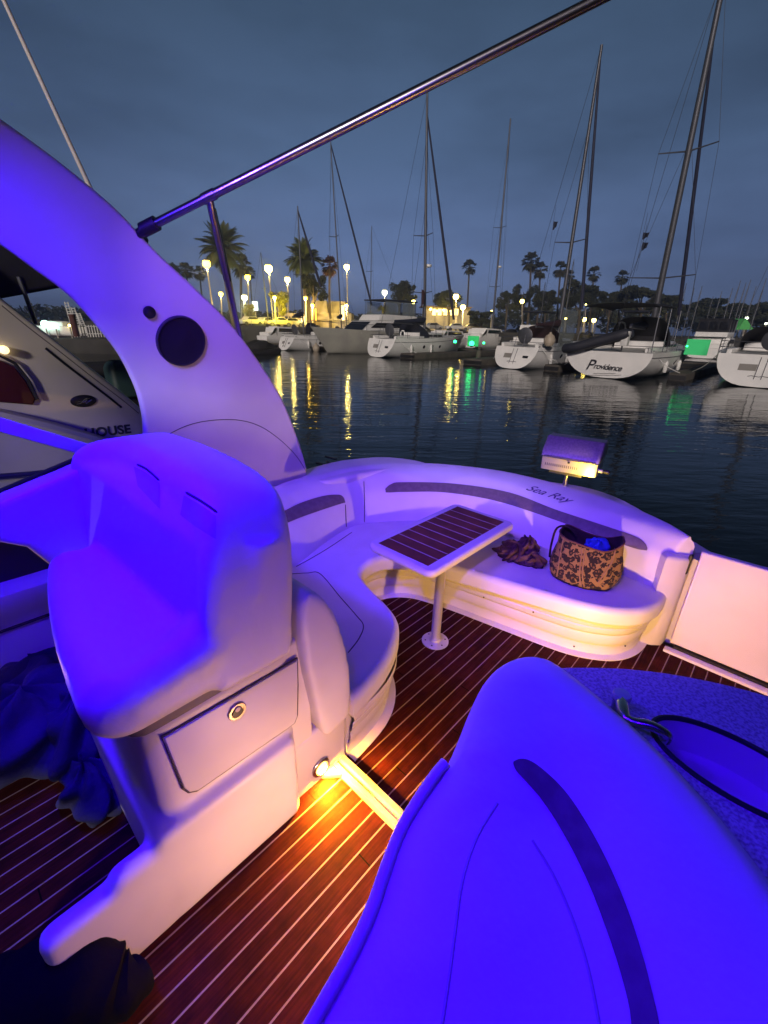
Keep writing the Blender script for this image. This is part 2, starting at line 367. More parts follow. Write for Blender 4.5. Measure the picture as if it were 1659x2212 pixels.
def dup(root, loc, rotz=0, scale=1, label=None, group=None):
    c = root.copy(); COL.objects.link(c); c.location = loc; c.rotation_euler = (0, 0, rotz); c.scale = (scale,) * 3 if not isinstance(scale, tuple) else scale
    if label: c['label'] = label
    if group: c['group'] = group
    for ch in root.children:
        k = ch.copy(); COL.objects.link(k); k.parent = c
        for g in ch.children:
            e = g.copy(); COL.objects.link(e); e.parent = k
    return c
def hit(bvh, x, y, lift=.003):
    r = ray(x, y).normalized(); p, n, i, dd = bvh.ray_cast(ORG, r)
    if p is None: return None
    if n.dot(r) > 0: n = -n
    return p + n * lift
def on(bvh, px, lift=.003, k=6):
    return [p for p in (hit(bvh, q[0], q[1], lift) for q in curve(px, k)) if p]
def band(bvh, up_px, lo_px, lift=.004, k=5, nv=4):
    """inlay strip between two lines on a surface"""
    a, b = curve(up_px, k), curve(lo_px, k); rows = []
    for i in range(len(a)):
        q = [hit(bvh, *(a[i].lerp(b[i], j / nv)), lift) for j in range(nv + 1)]
        if all(q): rows.append(q)
    return rows
def text(body, o, xd, ud, size, m, parent, name='lettering', shear=0, bold=0, extr=.002, sp=1):
    c = bpy.data.curves.new(name, 'FONT'); c.body = body; c.size = size; c.shear = shear; c.offset = bold; c.extrude = extr; c.space_character = sp
    c.align_x = 'CENTER'; c.align_y = 'CENTER'; c.materials.append(m)
    ob = bpy.data.objects.new(name, c); COL.objects.link(ob)
    x = Vector(xd).normalized(); z = x.cross(Vector(ud)).normalized(); y = z.cross(x)
    mm = Matrix((( x.x, y.x, z.x, o[0]), (x.y, y.y, z.y, o[1]), (x.z, y.z, z.z, o[2]), (0, 0, 0, 1)))
    bpy.context.view_layer.update()
    me = bpy.data.meshes.new_from_object(ob.evaluated_get(bpy.context.evaluated_depsgraph_get()))
    bpy.data.objects.remove(ob); me.transform(mm)
    ob = bpy.data.objects.new(name, me); COL.objects.link(ob); put(ob, parent)
    return ob
# ================================================================ THE SETTING
WZ, LZ = -.55, 1.6
m = MB(); m.add([(-250, -900, WZ), (1100, -900, WZ), (1100, 1100, WZ), (-250, 1100, WZ)], [(0, 1, 2, 3)])
tag(m.build('water', water, smooth=False), kind='structure')
# land behind the marina, with a concrete seawall along its edge
e0, e1 = FW * 72 - RT * 260, FW * 72 + RT * 420
far = FW * 700
m = MB(); poly = [e0, e1, e1 + far + RT * 600, e0 + far - RT * 600]
m.add([(p.x, p.y, LZ) for p in poly], [(0, 1, 2, 3)])
tag(m.build('ground', land_m, smooth=False), kind='structure')
m = MB(); m.obox((e0 + e1) / 2 + Vector((0, 0, .5)) - FW * .3, RT * 340, FW * .3, (0, 0, 1.18))
tag(m.build('seawall', wall_m, bevel=.05), 'long concrete seawall at the foot of the lit shore behind the moored boats', 'wall')

# ---------------------------------------------------------------- our boat: sole and hull
m = MB(); m.add([(-1.6, -1.5, 0), (2.99, -1.5, 0), (2.99, 2.5, 0), (-1.6, 2.5, 0)], [(0, 1, 2, 3)])
tag(m.build('floor', teak, smooth=False), kind='structure')

hull_out = curve([(-1.6, 2.98), (0, 3.0), (1.2, 3.0), (2.1, 2.97), (2.65, 2.82), (3.1, 2.45), (3.55, 1.95), (3.93, 1.4), (3.93, .95), (3.50, .4), (3.2, .02), (3.1, -.3), (3.05, -.9), (3.0, -1.7)], 5)
hull_in = curve([(-1.6, 2.52), (0, 2.54), (1.2, 2.56), (2.1, 2.55), (2.55, 2.45), (2.9, 2.15), (3.12, 1.75), (3.2, 1.3), (3.16, .75), (3.1, .4), (3.06, .2), (3.04, .0), (3.03, -.3), (3.02, -.9), (2.99, -1.7)], 5)[:len(hull_out)]
hull_in = [hull_in[min(len(hull_in) - 1, round(i * (len(hull_in) - 1) / (len(hull_out) - 1)))] for i in range(len(hull_out))]
hullT = thing('boat_hull', 'white hull edge of the boat in the foreground, curving round behind the lounge seat', 'boat hull', (0, 3, -.5))
m = MB()
zt = lambda p: .71 if p.y > 2.3 else .62 if p.y > .12 else .02
m.loft([[(p.x, p.y, -.9) for p in hull_out], [(p.x, p.y, zt(p) - .06) for p in hull_out], [(p.x - .012, p.y - .012, zt(p) - .015) for p in hull_out], [(p.x - .05, p.y - .05, zt(p)) for p in hull_out],
        [(p.x, p.y, zt(p)) for p in hull_in], [(p.x, p.y, -.02) for p in hull_in]])
m.build('gunwale', gel, hullT)
# raised moulded cap over the quarter and the three slots of its deck fitting
capo = [at(*p, z=.76) for p in ((640, 1022), (718, 998), (775, 990), (828, 987), (885, 992), (925, 1002), (915, 1012), (850, 1014), (785, 1024), (742, 1033), (690, 1040))]
m = MB(); m.slab(curve([(p.x, p.y) for p in capo], 4, True), .70, .765, .03, .01)
m.build('quarter_cap', gel, hullT)
for a, b in (((703, 986), (726, 992)), ((684, 1000), (700, 1003)), ((707, 997), (720, 1003))):
    p, q = at(*a, z=.717), at(*b, z=.717); d = (q - p); n = Vector((-d.y, d.x, 0)).normalized() * .012
    m = MB(); m.obox((p + q) / 2, d / 2, n, (0, 0, .006)); m.build('deck_slot', dark, hullT)

# ---------------------------------------------------------------- radar arch
AN, AC = (0, 1, .30), 2.99
ap = lambda x, y, k=0: at(x, y, pl=(AN, AC + k))
outer = [(-260, 90), (-120, 170), (0, 255), (130, 350), (250, 450), (340, 545), (420, 620), (500, 700), (560, 780), (610, 860), (642, 940), (658, 990), (664, 1020), (660, 1050)]
inner = [(300, 1060), (312, 985), (314, 930), (309, 890), (295, 840), (260, 770), (210, 705), (150, 640), (70, 580), (0, 530), (-120, 460), (-260, 390)]
pz = lambda s, z: Vector((s, AC - AN[2] * z, z))
apoly = [pz(-.33, 2.74), pz(.05, 2.73)] + [ap(*p) for p in curve(outer, 5)] + [ap(*p) for p in curve(inner, 5)] + [pz(-.12, 2.36), pz(-.33, 2.46)]
arch = thing('radar_arch', 'tall white radar arch leg glowing violet, with round black speaker', 'radar arch', (1.2, 2.7, .7))
An = Vector(AN).normalized(); ax = Vector((1, 0, 0)); ay = An.cross(ax)
a0 = apoly[0]
loc2 = [((p - a0).dot(ax), (p - a0).dot(ay)) for p in apoly]
m = MB(); m.slab(loc2, 0, .055, .020, .020, 4, fn=lambda x, y, z: tuple(a0 + ax * x + ay * y + An * (.055 - z)))
leg = m.build('arch_leg', gel, arch, sharp=60)
ab = m.bvh()
# the beam overhead that carries the blue lamps across to the other side
tA, tB = (apoly[0] + Vector((0, .06, 0))), None
m = MB(); yy = [2.36, 2.25, 2.1, 1.7, .6, -.4, -1.2, -1.7, -2.0]; zz = [2.62, 2.68, 2.72, 2.75, 2.76, 2.76, 2.74, 2.68, 2.5]
m.loft([[(-.10 - .22 * math.cos(a), y, z + .07 * math.sin(a)) for a in [2 * math.pi * k / 16 for k in range(16)]] for y, z in zip(yy, zz)], True, True)
m.build('arch_beam', gel, arch)
m = MB(); m.loft([[(x, y, 2.86 + .10 * (1 - (y / 2.3) ** 2)) for y in (-2.1, -1.4, -.7, 0, .7, 1.4, 2.1)] for x in (-2.8, -1.8, -.8, .12)]); m.build('skylight_blocker', blackc, arch)  # unseen sheet added overhead to keep skylight off the near seats
m = MB(); m.loft([[(x, y, 2.86 + .10 * (1 - (y / 2.3) ** 2)) for y in (-2.1, -1.4, -.7, 0, .85)] for x in (.12, .9, 1.6)]); m.build('skylight_blocker', blackc, arch)  # its aft extension, also out of view, shaped to cut more skylight
m = MB(); m.loft([[(-1.25 - .3 * (z - .6), y, z) for y in (-1.5, 0, 1.2, 2.5)] for z in (.5, 1.4, 2.36)]); m.build('sun_blocker', blackc, arch)  # unseen sheet added forward to hold the low sun off the helm seat
for ys, xa, xb in ((2.5, -2.8, -.75), (-1.9, -2.8, .7)):
    m = MB(); m.loft([[(x, ys, z) for x in (xa, (xa + xb) / 2, xb)] for z in (.7, 1.8, 2.86)]); m.build('side_blocker', blackc, arch)  # unseen sheets added at both sides to darken the cockpit
for x, y, z, p in BL_POS:
    m = MB(); m.lathe([(0, 0), (.05, 0), (.055, .02), (.055, .12)], (x, y, z - .01), 16); m.build('led_downlight', L_BLU, arch)
def spk(cx, cy, r, name, mt):
    c = hit(ab, cx, cy, .0); e = hit(ab, cx + r, cy, 0); rad = (e - c).length
    m = MB(); m.lathe([(rad, -.01), (rad, .006), (rad * .96, .012), (rad * .9, .010), (rad * .5, .016), (0, .018)], c, 40, -An)
    o = m.build(name, mt, arch, sharp=60)
    return c, rad
spm = mat('speaker_cloth', (.006, .006, .008), .9, bump=(400, .6, .003))
c, rad = spk(391, 737, 49, 'speaker', spm)
m = MB(); m.lathe([(rad * .97, .002), (rad * .985, .015), (rad * 1.03, .013), (rad * 1.045, .0)], c, 48, -An); m.build('speaker_rim', mat('speaker_rim', (.03, .03, .035), .35), arch)
spk(322, 674, 13, 'dimple_socket', dark)
m = MB(); m.tube(on(ab, [(352, 945), (400, 921), (450, 909), (510, 907), (560, 920), (605, 950), (640, 985), (660, 1016)], -.001), .003, 6); m.build('seam', seam, arch)

# ---------------------------------------------------------------- stainless bimini rail, strut and whip antenna
rl = thing('bimini_rail', 'long polished steel tube slanting across the night sky from the arch', 'rail', (.9, 2.3, 2.2))
P0, P1 = at(312, 495, t=2.3), at(1290, 0, t=.9)
P2 = P1 + (P1 - P0) * .6
m = MB(); m.tube([P0, P0.lerp(P2, .3), P0.lerp(P2, .7), P2], .0178, 18); m.build('tube', railm, rl)
dr = (P1 - P0).normalized()
m = MB(); m.tube([P0 - dr * .01, P0 + dr * .065], .029, 14); m.build('end_fitting', dark, rl)
m = MB(); m.tube([P0 + dr * .02, P0 - dr * .05 + Vector((0, .01, -.01)), at(292, 505, t=2.36), at(312, 520, t=2.4)], .020, 10); m.build('bracket', dark, rl)
J = P0 + dr * ((at(440, 432, t=2.3) - P0).length)
m = MB(); m.tube([J - dr * .03, J + dr * .03], .0215, 16); m.build('collar', railm, rl)
B1 = at(548, 860, t=2.75)
m = MB(); m.tube([J, J.lerp(B1, .03) + Vector((.0, 0, -.02)), J.lerp(B1, .5), B1], [.017, .016, .0145, .0145], 12); m.build('strut', railm, rl)
m = MB(); m.tube([J.lerp(B1, .04), J.lerp(B1, .30)], [.018, .0195], 10); m.build('strut_sleeve', dark, rl)
ant = thing('whip_antenna', 'thin white whip antenna leaning above the violet radar arch', 'antenna', at(205, 430, t=2.75))
b0, b1 = at(222, 465, t=2.80), at(-20, -60, t=2.80)
m = MB(); m.tube([b0, b0.lerp(b1, .3), b1], [.012, .010, .008], 10); m.build('whip', mat('fibreglass_whip', (.55, .52, .48), .5), ant)
m = MB(); m.tube([b0 - (b1 - b0) * .05, b0.lerp(b1, .03)], .026, 12); m.build('base', steel, ant)

# ---------------------------------------------------------------- helm seat with its moulded pedestal
hs = thing('helm_seat', 'large wraparound helm seat on a moulded pedestal beside the radar arch', 'helm seat', (.4, 1.4, 0))
mc = MB(); mc.slab([(x + (.15 * (y - 1.03) if x < .4 else 0), y) for x, y in rrect(.055, .62, 1.025, 2.02, .13, 7)], .86, 1.045, .09, .055, 7)
mt_ = MB(); mt_.tube(curve([(.17, 1.105, .96), (.30, 1.105, .975), (.42, 1.105, 1.01), (.51, 1.11, 1.09), (.575, 1.115, 1.19), (.61, 1.12, 1.30)], 4), [.085] * 6 + [.092] * 8 + [.10] * 7, 16)
mf_ = MB(); mf_.tube(curve([(.15, 1.10, .965), (.17, 1.4, .97), (.21, 1.7, .97), (.26, 1.95, .97)], 4), .085, 14)
bp = [(1.018, .855), (1.018, 1.1), (1.03, 1.25), (1.06, 1.345), (1.11, 1.415), (1.2, 1.452), (1.37, 1.472), (1.62, 1.478), (1.87, 1.47), (2.0, 1.455), (2.1, 1.43), (2.15, 1.37), (2.16, 1.2), (2.16, .87)]
bp = [tuple(p) for p in curve(bp, 4)]
def bfn(x, y, z):
    lean = .10 * max(0, y - .95)
    wrap = .10 * max(0, (1.22 - x) / .2) ** 1.5 + .14 * max(0, (x - 1.85) / .3) ** 1.5      # the ends curl forward round the sitter
    k = (.25 - z) / .25
    return (.735 - z + lean - .05 - wrap * (1 - k), x, y)
mb_ = MB(); mb_.slab(bp, 0, .25, .075, .045, 7, fn=bfn)
m = blend([mc, mt_, mf_, mb_], .0125, 6); bb = m.bvh()
m.build('upholstery', vinyl_soft, hs, sharp=80)
for sl in ([(296, 1003), (318, 1014), (345, 1038)], [(401, 1063), (435, 1083), (470, 1108)]):
    q = on(bb, sl, .001)
    if len(q) > 2:
        m = MB(); m.tube(q, [.001] + [.004] * (len(q) - 2) + [.001], 6); m.build('slot', seam, hs)
for tp, bt in (([(290, 1008), (318, 1022), (345, 1044)], [(298, 1050), (322, 1075), (346, 1100)]), ([(398, 1070), (432, 1090), (466, 1114)], [(390, 1112), (424, 1138), (466, 1165)])):
    rows = band(bb, tp, bt, .0015)
    if len(rows) > 2: m = MB(); m.loft(rows); m.build('headrest_insert', hinsert, hs)
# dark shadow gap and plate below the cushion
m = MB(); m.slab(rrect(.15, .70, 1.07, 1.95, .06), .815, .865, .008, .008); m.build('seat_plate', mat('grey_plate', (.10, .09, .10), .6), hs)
q1 = MB(); q1.slab(rrect(.172, .72, 1.08, 1.92, .075), .36, .82, .02, .005, 4)
q2_ = MB(); q2_.slab(rrect(.13, .665, 1.035, 1.95, .03), 0, .43, .028, .004, 4)
q3_ = MB(); q3_.slab(rrect(-.175, .16, 1.036, 1.115, .03), 0, .352, .028, .004, 4); q3_.slab(rrect(.0, .2, 1.036, 1.115, .03), .2, .40, .05, .004, 4)
m = blend([q1, q2_, q3_], .0125, 9); ub = m.bvh(); m.build('pedestal', gel, hs, sharp=80)
m = MB(); m.slab(rrect(.60, .955, 1.085, 1.9, .012), 0, .315, .02, .004, 4); m.build('pedestal_end', gel, hs)
m = MB(); m.slab(rrect(.60, .775, 1.088, 1.9, .012), .30, .84, .02, .004, 4); m.build('pedestal_end', gel, hs)
# storage hatch: raised lid with a dark gap round it, and its ring latch
hp = [(352, 1592), (640, 1424), (641, 1480), (640, 1545), (634, 1560), (618, 1572), (425, 1705), (408, 1708), (396, 1700)]
q = [at(*p, t=1.079) for p in hp]; q2 = [(p.x, p.z) for p in q]
m = MB(); m.slab(q2, 0, .012, .006, .001, 3, fn=lambda x, y, z: (x, 1.0815 - z, y)); hatch = m.build('hatch', gel, hs)
g = [Vector((x, 1.0785, z)) for x, z in offs(q2 if area(q2) > 0 else q2[::-1], -.0035)]
m = MB(); m.tube(g + [g[0]], .0042, 6); m.build('hatch_seam', seam, hs)
lc = at(511, 1535, t=1.07)
m = MB(); m.lathe([(.033, 0), (.033, .005), (.030, .008), (.023, .008), (.022, .004), (0, .003)], lc, 28, (0, -1, 0)); la = m.build('latch', mat('latch_brass', (.55, .45, .30), .3, .9), hs)
m = MB(); m.lathe([(.019, .0), (.019, .006), (0, .007)], lc + Vector((.0, -.0035, -.002)), 20, (0, -1, 0)); m.build('latch_pull', dark, la)
m = MB(); m.lathe([(.009, 0), (.009, .0095), (0, .0095)], lc + Vector((.0, -.0035, .014)), 14, (0, -1, 0)); m.build('latch_tab', mat('latch_tab', (.5, .42, .3), .4), la)

# outboard coaming and side window frame forward of the arch
ct = thing('side_coaming', 'padded violet lit side coaming running forward from behind the helm seat', 'coaming', (0, 2.2, .8))
m = MB(); m.slab([(.80, .92), (.74, 1.38), (.56, 1.385), (.32, 1.315), (.12, 1.262), (-.5, 1.13), (-1.5, .98), (-1.5, .92), (-.3, 1.06), (.06, 1.12), (.15, 1.06), (.20, .96)], 0, .34, .05, .03, 5, fn=lambda x, y, z: (x, 2.06 + z * .40, y))
m.build('coaming_pad', vinyl_soft, ct)
fr = thing('side_window', 'triangular side window in a violet lit frame beside the helm seat', 'window', (0, 2.45, 1.3))
T0, T1 = at(-150, 858, t=2.45), at(236, 974, t=2.45); S1, S0 = at(214, 968, t=2.40), at(-150, 1122, t=2.40)
m = MB(); up0 = Vector((0, 0, .035))
m.obox((T0 + T1) / 2 + Vector((0, 0, -.03)), (T1 - T0) / 2, (0, .02, 0), (0, .0, .034)); m.build('upper_frame', gel, fr, bevel=.008)
m = MB(); m.obox((S0 + S1) / 2 - Vector((0, 0, .01)), (S1 - S0) / 2, (0, .02, 0), (0, 0, .012)); m.build('lower_frame', dark, fr, bevel=.004)
m = MB(); m.add([T0 - Vector((0, .01, .03)), T1 - Vector((0, .01, .03)), S0], [(0, 1, 2)]); m.build('glass', pane, fr, smooth=False)
# inner side liner with a long pocket
lt = thing('side_liner', 'cream moulded side liner with a dark pocket below the coaming', 'side panel', (0, 2.4, 0))
m = MB(); m.box(-1.6, 1.0, 2.36, 2.56, 0, .57); m.box(-1.6, 1.0, 2.352, 2.55, .58, .745); m.build('liner', gel, lt, bevel=.012)
m = MB(); m.box(-1.6, 1.0, 2.5, 2.56, .745, 1.0); m.build('pocket', dark, lt)
m = MB(); p = at(52, 1372, t=2.35); m.box(-1.6, .9, 2.349, 2.36, .57, .58); m.build('groove', seam, lt)

# ---------------------------------------------------------------- courtesy lights
def courtesy(loc, nrm, power, label, aim=None, r=.024, col=AMBER):
    t = thing('courtesy_light', label, 'light', loc, 'amber courtesy lights set low in the mouldings')
    m = MB(); m.lathe([(r * 1.55, -.004), (r * 1.55, .004), (r * 1.4, .008), (r * 1.1, .009), (r * 1.05, .004)], loc, 28, nrm); m.build('bezel', steel, t)
    m = MB(); m.lathe([(r * 1.05, 0), (r * 1.0, .005), (r * .6, .008), (0, .009)], loc, 24, nrm); m.build('lens', L_AMB, t)
    n = Vector(nrm); lamp('courtesy_lamp', Vector(loc) + n * .016, power, col, r * 1.9, aim or nrm)
courtesy(at(693, 1657, t=1.08), (0, -1, 0), 58, 'round glowing amber courtesy light at the foot of the helm seat pedestal', (.08, -.7, -.45), r=.030, col=(1, .38, .018))
courtesy((.55, .44, .22), (0, 1, 0), 6.5, 'amber courtesy light low on the inboard side of the near seat', col=(1, .50, .27))
courtesy((1.52, .02, .24), (.96, .28, 0), 26, 'amber courtesy light low on the aft side of the wet bar', (.86, .42, .22))
courtesy((-.16, 2.345, .34), (0, -1, 0), 4, 'amber courtesy light in the side liner by the heap of cloth')

courtesy((3.475, 1.02, .635), (.0, .0, 1), 6, 'hidden amber light added on the stern edge to brighten the grill', (.75, .45, 1), r=.018, col=(1, .62, .05))  # extra lamp added out of sight to turn the grill front yellow
# threshold bar across the sole
m = MB(); m.prism([(.868, .0), (.874, .026), (.895, .030), (.900, .022), (.912, .022), (.918, .030), (.945, .028), (.957, .0)], -.6, 1.10, fn=lambda x, y, z: (x, z, y))
m.add([(.80, 1.086, .001), (.80, 1.086, .03), (.87, 1.02, .026), (.87, 1.02, .001), (.87, 1.09, .001), (.87, 1.09, .028)], [(0, 1, 2, 3), (1, 5, 2), (0, 3, 4)])
tag(m.build('threshold_bar', mat('threshold_moulding', (.40, .36, .30), .5), bevel=.003), 'cream threshold bar across the teak sole beside the glowing light', 'threshold')

# ---------------------------------------------------------------- aft lounge
lg = thing('lounge_seat', 'curved white lounge seat wrapping round the stern cockpit', 'lounge seat', (2, 1.5, 0))
Fr = [(.955, 1.03), (1.2, 1.075), (1.40, 1.165), (1.53, 1.28), (1.60, 1.44), (1.65, 1.62), (1.72, 1.765), (1.86, 1.83), (2.0, 1.80), (2.13, 1.66), (2.21, 1.40), (2.305, 1.02), (2.40, .62), (2.48, .43), (2.60, .305), (2.76, .245), (2.93, .235)]
Kr = [(2.97, .30), (3.0, .5), (3.04, .8), (3.05, 1.15), (3.0, 1.65), (2.82, 1.95), (2.57, 2.2), (2.32, 2.36), (2.12, 2.38), (1.8, 2.30), (1.45, 2.18), (.955, 2.1)]
Fc = [tuple(p) for p in curve(Fr, 5)]; Kc = [tuple(p) for p in curve(Kr, 4)]
m = MB(); m.slab(Fc + Kc, .285, .405, .045, .02, 6); cb = m.bvh(); m.build('cushion', vinyl, lg, sharp=70)
for px in ([(630, 1240), (665, 1238), (692, 1240), (735, 1290), (770, 1330), (785, 1352), (775, 1380), (752, 1410)], [(640, 1224), (700, 1190), (760, 1150)], [(1400, 1170), (1390, 1230), (1380, 1262)]):
    q = on(cb, px, .0005)
    if len(q) > 3: m = MB(); m.tube(q, .0028, 6); m.build('piping', seam, lg)
# moulded base: fascia with stepped ridges, toe recess and the pale margin on the sole
Bs = [(.962, 1.09), (1.2, 1.12), (1.36, 1.2), (1.47, 1.33), (1.53, 1.5), (1.60, 1.72), (1.72, 1.86), (1.9, 1.93), (2.08, 1.89), (2.24, 1.74), (2.33, 1.45), (2.40, 1.05), (2.47, .66), (2.545, .49), (2.64, .385), (2.78, .325), (2.95, .31)]
Bc = curve(Bs, 5)
def fascia(o, z): return [(p.x + q[0] * o, p.y + q[1] * o, z) for p, q in zip(Bc, Bn)]
Bn = []
for i in range(len(Bc)):
    d = Bc[min(i + 1, len(Bc) - 1)] - Bc[max(i - 1, 0)]; d.normalize(); Bn.append((d.y, -d.x))
prof = [(.06, .0), (.06, .006), (.012, .012), (.006, .03), (.000, .075), (.004, .09), (.020, .095), (.026, .11), (.030, .165), (.026, .175), (.034, .18), (.044, .20), (.047, .228), (.040, .236), (.050, .242), (.058, .262), (.055, .292)]
m = MB(); m.loft([fascia(o * .9, z) for o, z in prof]); fb = m.bvh(); m.build('base', gel, lg, sharp=35)
for x, y in ((1045, 1290), (1350, 1395), (1425, 1398), (1152, 1322), (1240, 1396)):
    c = hit(fb, x, y, .001)
    if c: m = MB(); m.lathe([(.006, 0), (.005, .003), (0, .004)], c, 10, (-.9, -.3, 0)); m.build('screw_cap', dark, lg)
# forward end of the base beside the helm seat
m = MB(); m.slab([(.962, 1.085), (1.30, 1.15), (1.45, 1.40), (1.5, 1.9), (.962, 1.95)], 0, .31, .01, .004, 3); m.build('base_end', gel, lg)
# backrests: starboard run, corner and transom run, one padded sweep
ST = [((.97, 2.06), (1.0, 2.26), (1.0, 2.33), (1.0, 2.45), (1.0, 2.62)), ((1.44, 2.14), (1.52, 2.35), (1.56, 2.42), (1.58, 2.53), (1.6, 2.68)), ((1.80, 2.26), (1.80, 2.40), (1.79, 2.49), (1.8, 2.59), (1.85, 2.73)),
      ((2.08, 2.33), (2.09, 2.41), (2.09, 2.47), (2.12, 2.57), (2.2, 2.72)), ((2.27, 2.31), (2.31, 2.40), (2.33, 2.46), (2.39, 2.55), (2.50, 2.68)), ((2.50, 2.16), (2.56, 2.27), (2.59, 2.32), (2.66, 2.40), (2.80, 2.54)),
      ((2.74, 1.93), (2.86, 1.98), (2.91, 2.02), (3.0, 2.08), (3.14, 2.18)), ((2.90, 1.62), (3.01, 1.60), (3.07, 1.61), (3.18, 1.64), (3.36, 1.69)), ((2.95, 1.15), (3.02, 1.12), (3.07, 1.12), (3.18, 1.13), (3.385, 1.16)),
      ((2.95, .8), (3.0, .75), (3.05, .74), (3.14, .72), (3.31, .69)), ((2.945, .52), (2.98, .47), (3.02, .46), (3.07, .43), (3.15, .38)), ((2.935, .33), (2.95, .28), (2.97, .27), (2.985, .25), (3.0, .22))]
G = [curve([s[i] for s in ST], 6) for i in range(5)]
rows = []
for j in range(len(G[0])):
    a, b, c, d, e = (G[i][j] for i in range(5)); o = (e - d).normalized()
    P = [(*a, .36), (*a, .40), (*(a.lerp(b, .45)), .50), (*b, .62), (*c, .68), (*(c.lerp(d, .5)), .722), (*d, .752), (*(d.lerp(e, .5)), .775), (*(d.lerp(e, .85)), .778), (*e, .762), (*(e + o * .03), .72), (*(e + o * .03), .60)]
    rows.append([tuple(q) for q in curve(P, 3)])
m = MB(); m.loft(rows, False, True); kb = m.bvh(); back = m.build('backrest', vinyl, lg, sharp=70)
def inl(up, lo, par, name='inlay', lift=.004):
    r = band(kb, up, lo, lift, 6, 4)
    if len(r) > 2: m = MB(); m.loft(r); return m.build(name, inlay, par)
inl([(832, 1056), (845, 1046), (870, 1042), (980, 1045), (1100, 1064), (1200, 1101), (1300, 1134), (1370, 1158), (1392, 1172), (1399, 1184)], [(833, 1064), (845, 1064), (870, 1063), (960, 1064), (1070, 1082), (1190, 1120), (1300, 1160), (1370, 1184), (1390, 1188), (1398, 1189)], back)
inl([(606, 1108), (649, 1087), (697, 1072), (730, 1069), (741, 1074), (745, 1084)], [(606, 1136), (649, 1118), (697, 1101), (730, 1090), (740, 1087), (745, 1086)], back)
for px in ([(786, 1040), (787, 1080), (787, 1128)], [(746, 1090), (748, 1138)]):
    q = on(kb, px, .001)
    if len(q) > 3: m = MB(); m.tube(q, .0032, 6); m.build('seam', seam, back)
# embroidered maker's script on the crest
c0, cx, cu = hit(kb, 1183, 1067, .003), hit(kb, 1215, 1077, .003), hit(kb, 1187, 1052, .003)
text('Sea Ray', c0, cx - c0, cu - c0, .115, script_m, back, 'script', shear=.45, bold=.0, extr=.0006)
# padded forward end beside the helm seat, moulded end post by the transom door
eb = [tuple(p) for p in curve([(.80, .315), (.875, .30), (.945, .33), (.957, .48), (.935, .68), (.885, .87), (.825, .99), (.765, 1.045), (.722, .99), (.725, .78), (.76, .52)], 4, True)]
m = MB(); m.slab(eb, 0, 1.1, .01, .01, 3, fn=lambda x, y, z: (x, 1.035 + z, y)); m = blend([m], .016, 12)
m.build('end_bolster', vinyl, lg)
m = MB(); m.slab([(2.885, .30), (2.915, .235), (2.955, .19), (3.03, .18), (3.03, .32), (2.95, .34)], 0, .66, .03, .003, 4); m.build('end_post', gel, lg)

# transom door
td = thing('transom_door', 'plain white transom door at the right of the lounge seat', 'door', (2.97, -.4, 0))
m = MB(); m.slab([(.150, .035), (.150, .715), (-1.4, .735), (-1.4, .035)], 0, .05, .015, .015, 3, fn=lambda x, y, z: (2.975 + z, x, y)); m.build('door_panel', gel, td)
m = MB(); p = at(1486, 1222, s=2.965); m.slab(rrect(p.y - .010, p.y + .010, p.z - .06, p.z + .075, .009, 3), 0, .02, .006, .002, 3, fn=lambda x, y, z: (2.98 - z, x, y)); m.build('latch_strap', dark, td)
m = MB(); m.box(2.955, 3.03, -1.5, .12, .004, .03); m.build('sill_gap', dark, td)  # dark strip painted in for the gap under the door
m = MB(); m.box(2.90, 2.953, -1.5, .165, .002, .022); m.build('sill', gel, td, bevel=.006)

# ---------------------------------------------------------------- cocktail table
tb_ = thing('cocktail_table', 'white cocktail table with slatted teak top on a steel post', 'table', (1.93, 1.28, 0))
tp = [at(*p, z=.655) for p in ((790, 1163), (1000, 1088), (1125, 1138), (908, 1238))]
X0, X1 = sum(tp[i].x for i in (0, 3)) / 2, sum(tp[i].x for i in (1, 2)) / 2
Y0, Y1 = sum(tp[i].y for i in (2, 3)) / 2, sum(tp[i].y for i in (0, 1)) / 2
m = MB(); m.slab(rrect(X0, X1, Y0, Y1, .055), .60, .66, .022, .03, 6); ttb = m.bvh(); m.build('tabletop', gel, tb_)
ip = [at(*p, z=.6625) for p in ((812, 1166), (1002, 1095), (1096, 1133), (908, 1219))]
x0, x1, y0, y1 = (ip[0].x + ip[3].x) / 2, (ip[1].x + ip[2].x) / 2, (ip[2].y + ip[3].y) / 2, (ip[0].y + ip[1].y) / 2
nsl = 9; wdt = (x1 - x0) / nsl
tk2 = mat('teak_slats', (.13, .026, .016), .6, bump=(40, .2, .003), vary=(9, (.19, .045, .022)))
hol = mat('holly_strip', (.42, .33, .28), .6)
m = MB(); m.box(x0, x1, y0, y1, .655, .6615); ins = m.build('teak_inlay', tk2, tb_)
for k in range(1, nsl):
    m = MB(); xx = x0 + k * wdt; m.box(xx - .0035, xx + .0035, y0, y1, .657, .6628); m.build('holly_line', hol, ins)
m = MB(); m.lathe([(.030, .01), (.030, .56), (.055, .59), (.07, .605)], (1.93, 1.285, 0), 24); m.build('post', brushed, tb_)
m = MB(); m.lathe([(.088, .0), (.088, .006), (.080, .011), (.04, .013), (.036, .03), (.031, .032)], (1.93, 1.285, 0), 32); fl = m.build('floor_flange', brushed, tb_)
for k in range(6):
    a = k * math.pi / 3 + .3; m = MB(); m.lathe([(.006, .010), (.005, .0135), (0, .0135)], (1.93 + .066 * math.cos(a), 1.285 + .066 * math.sin(a), 0), 8); m.build('screw', dark, fl)

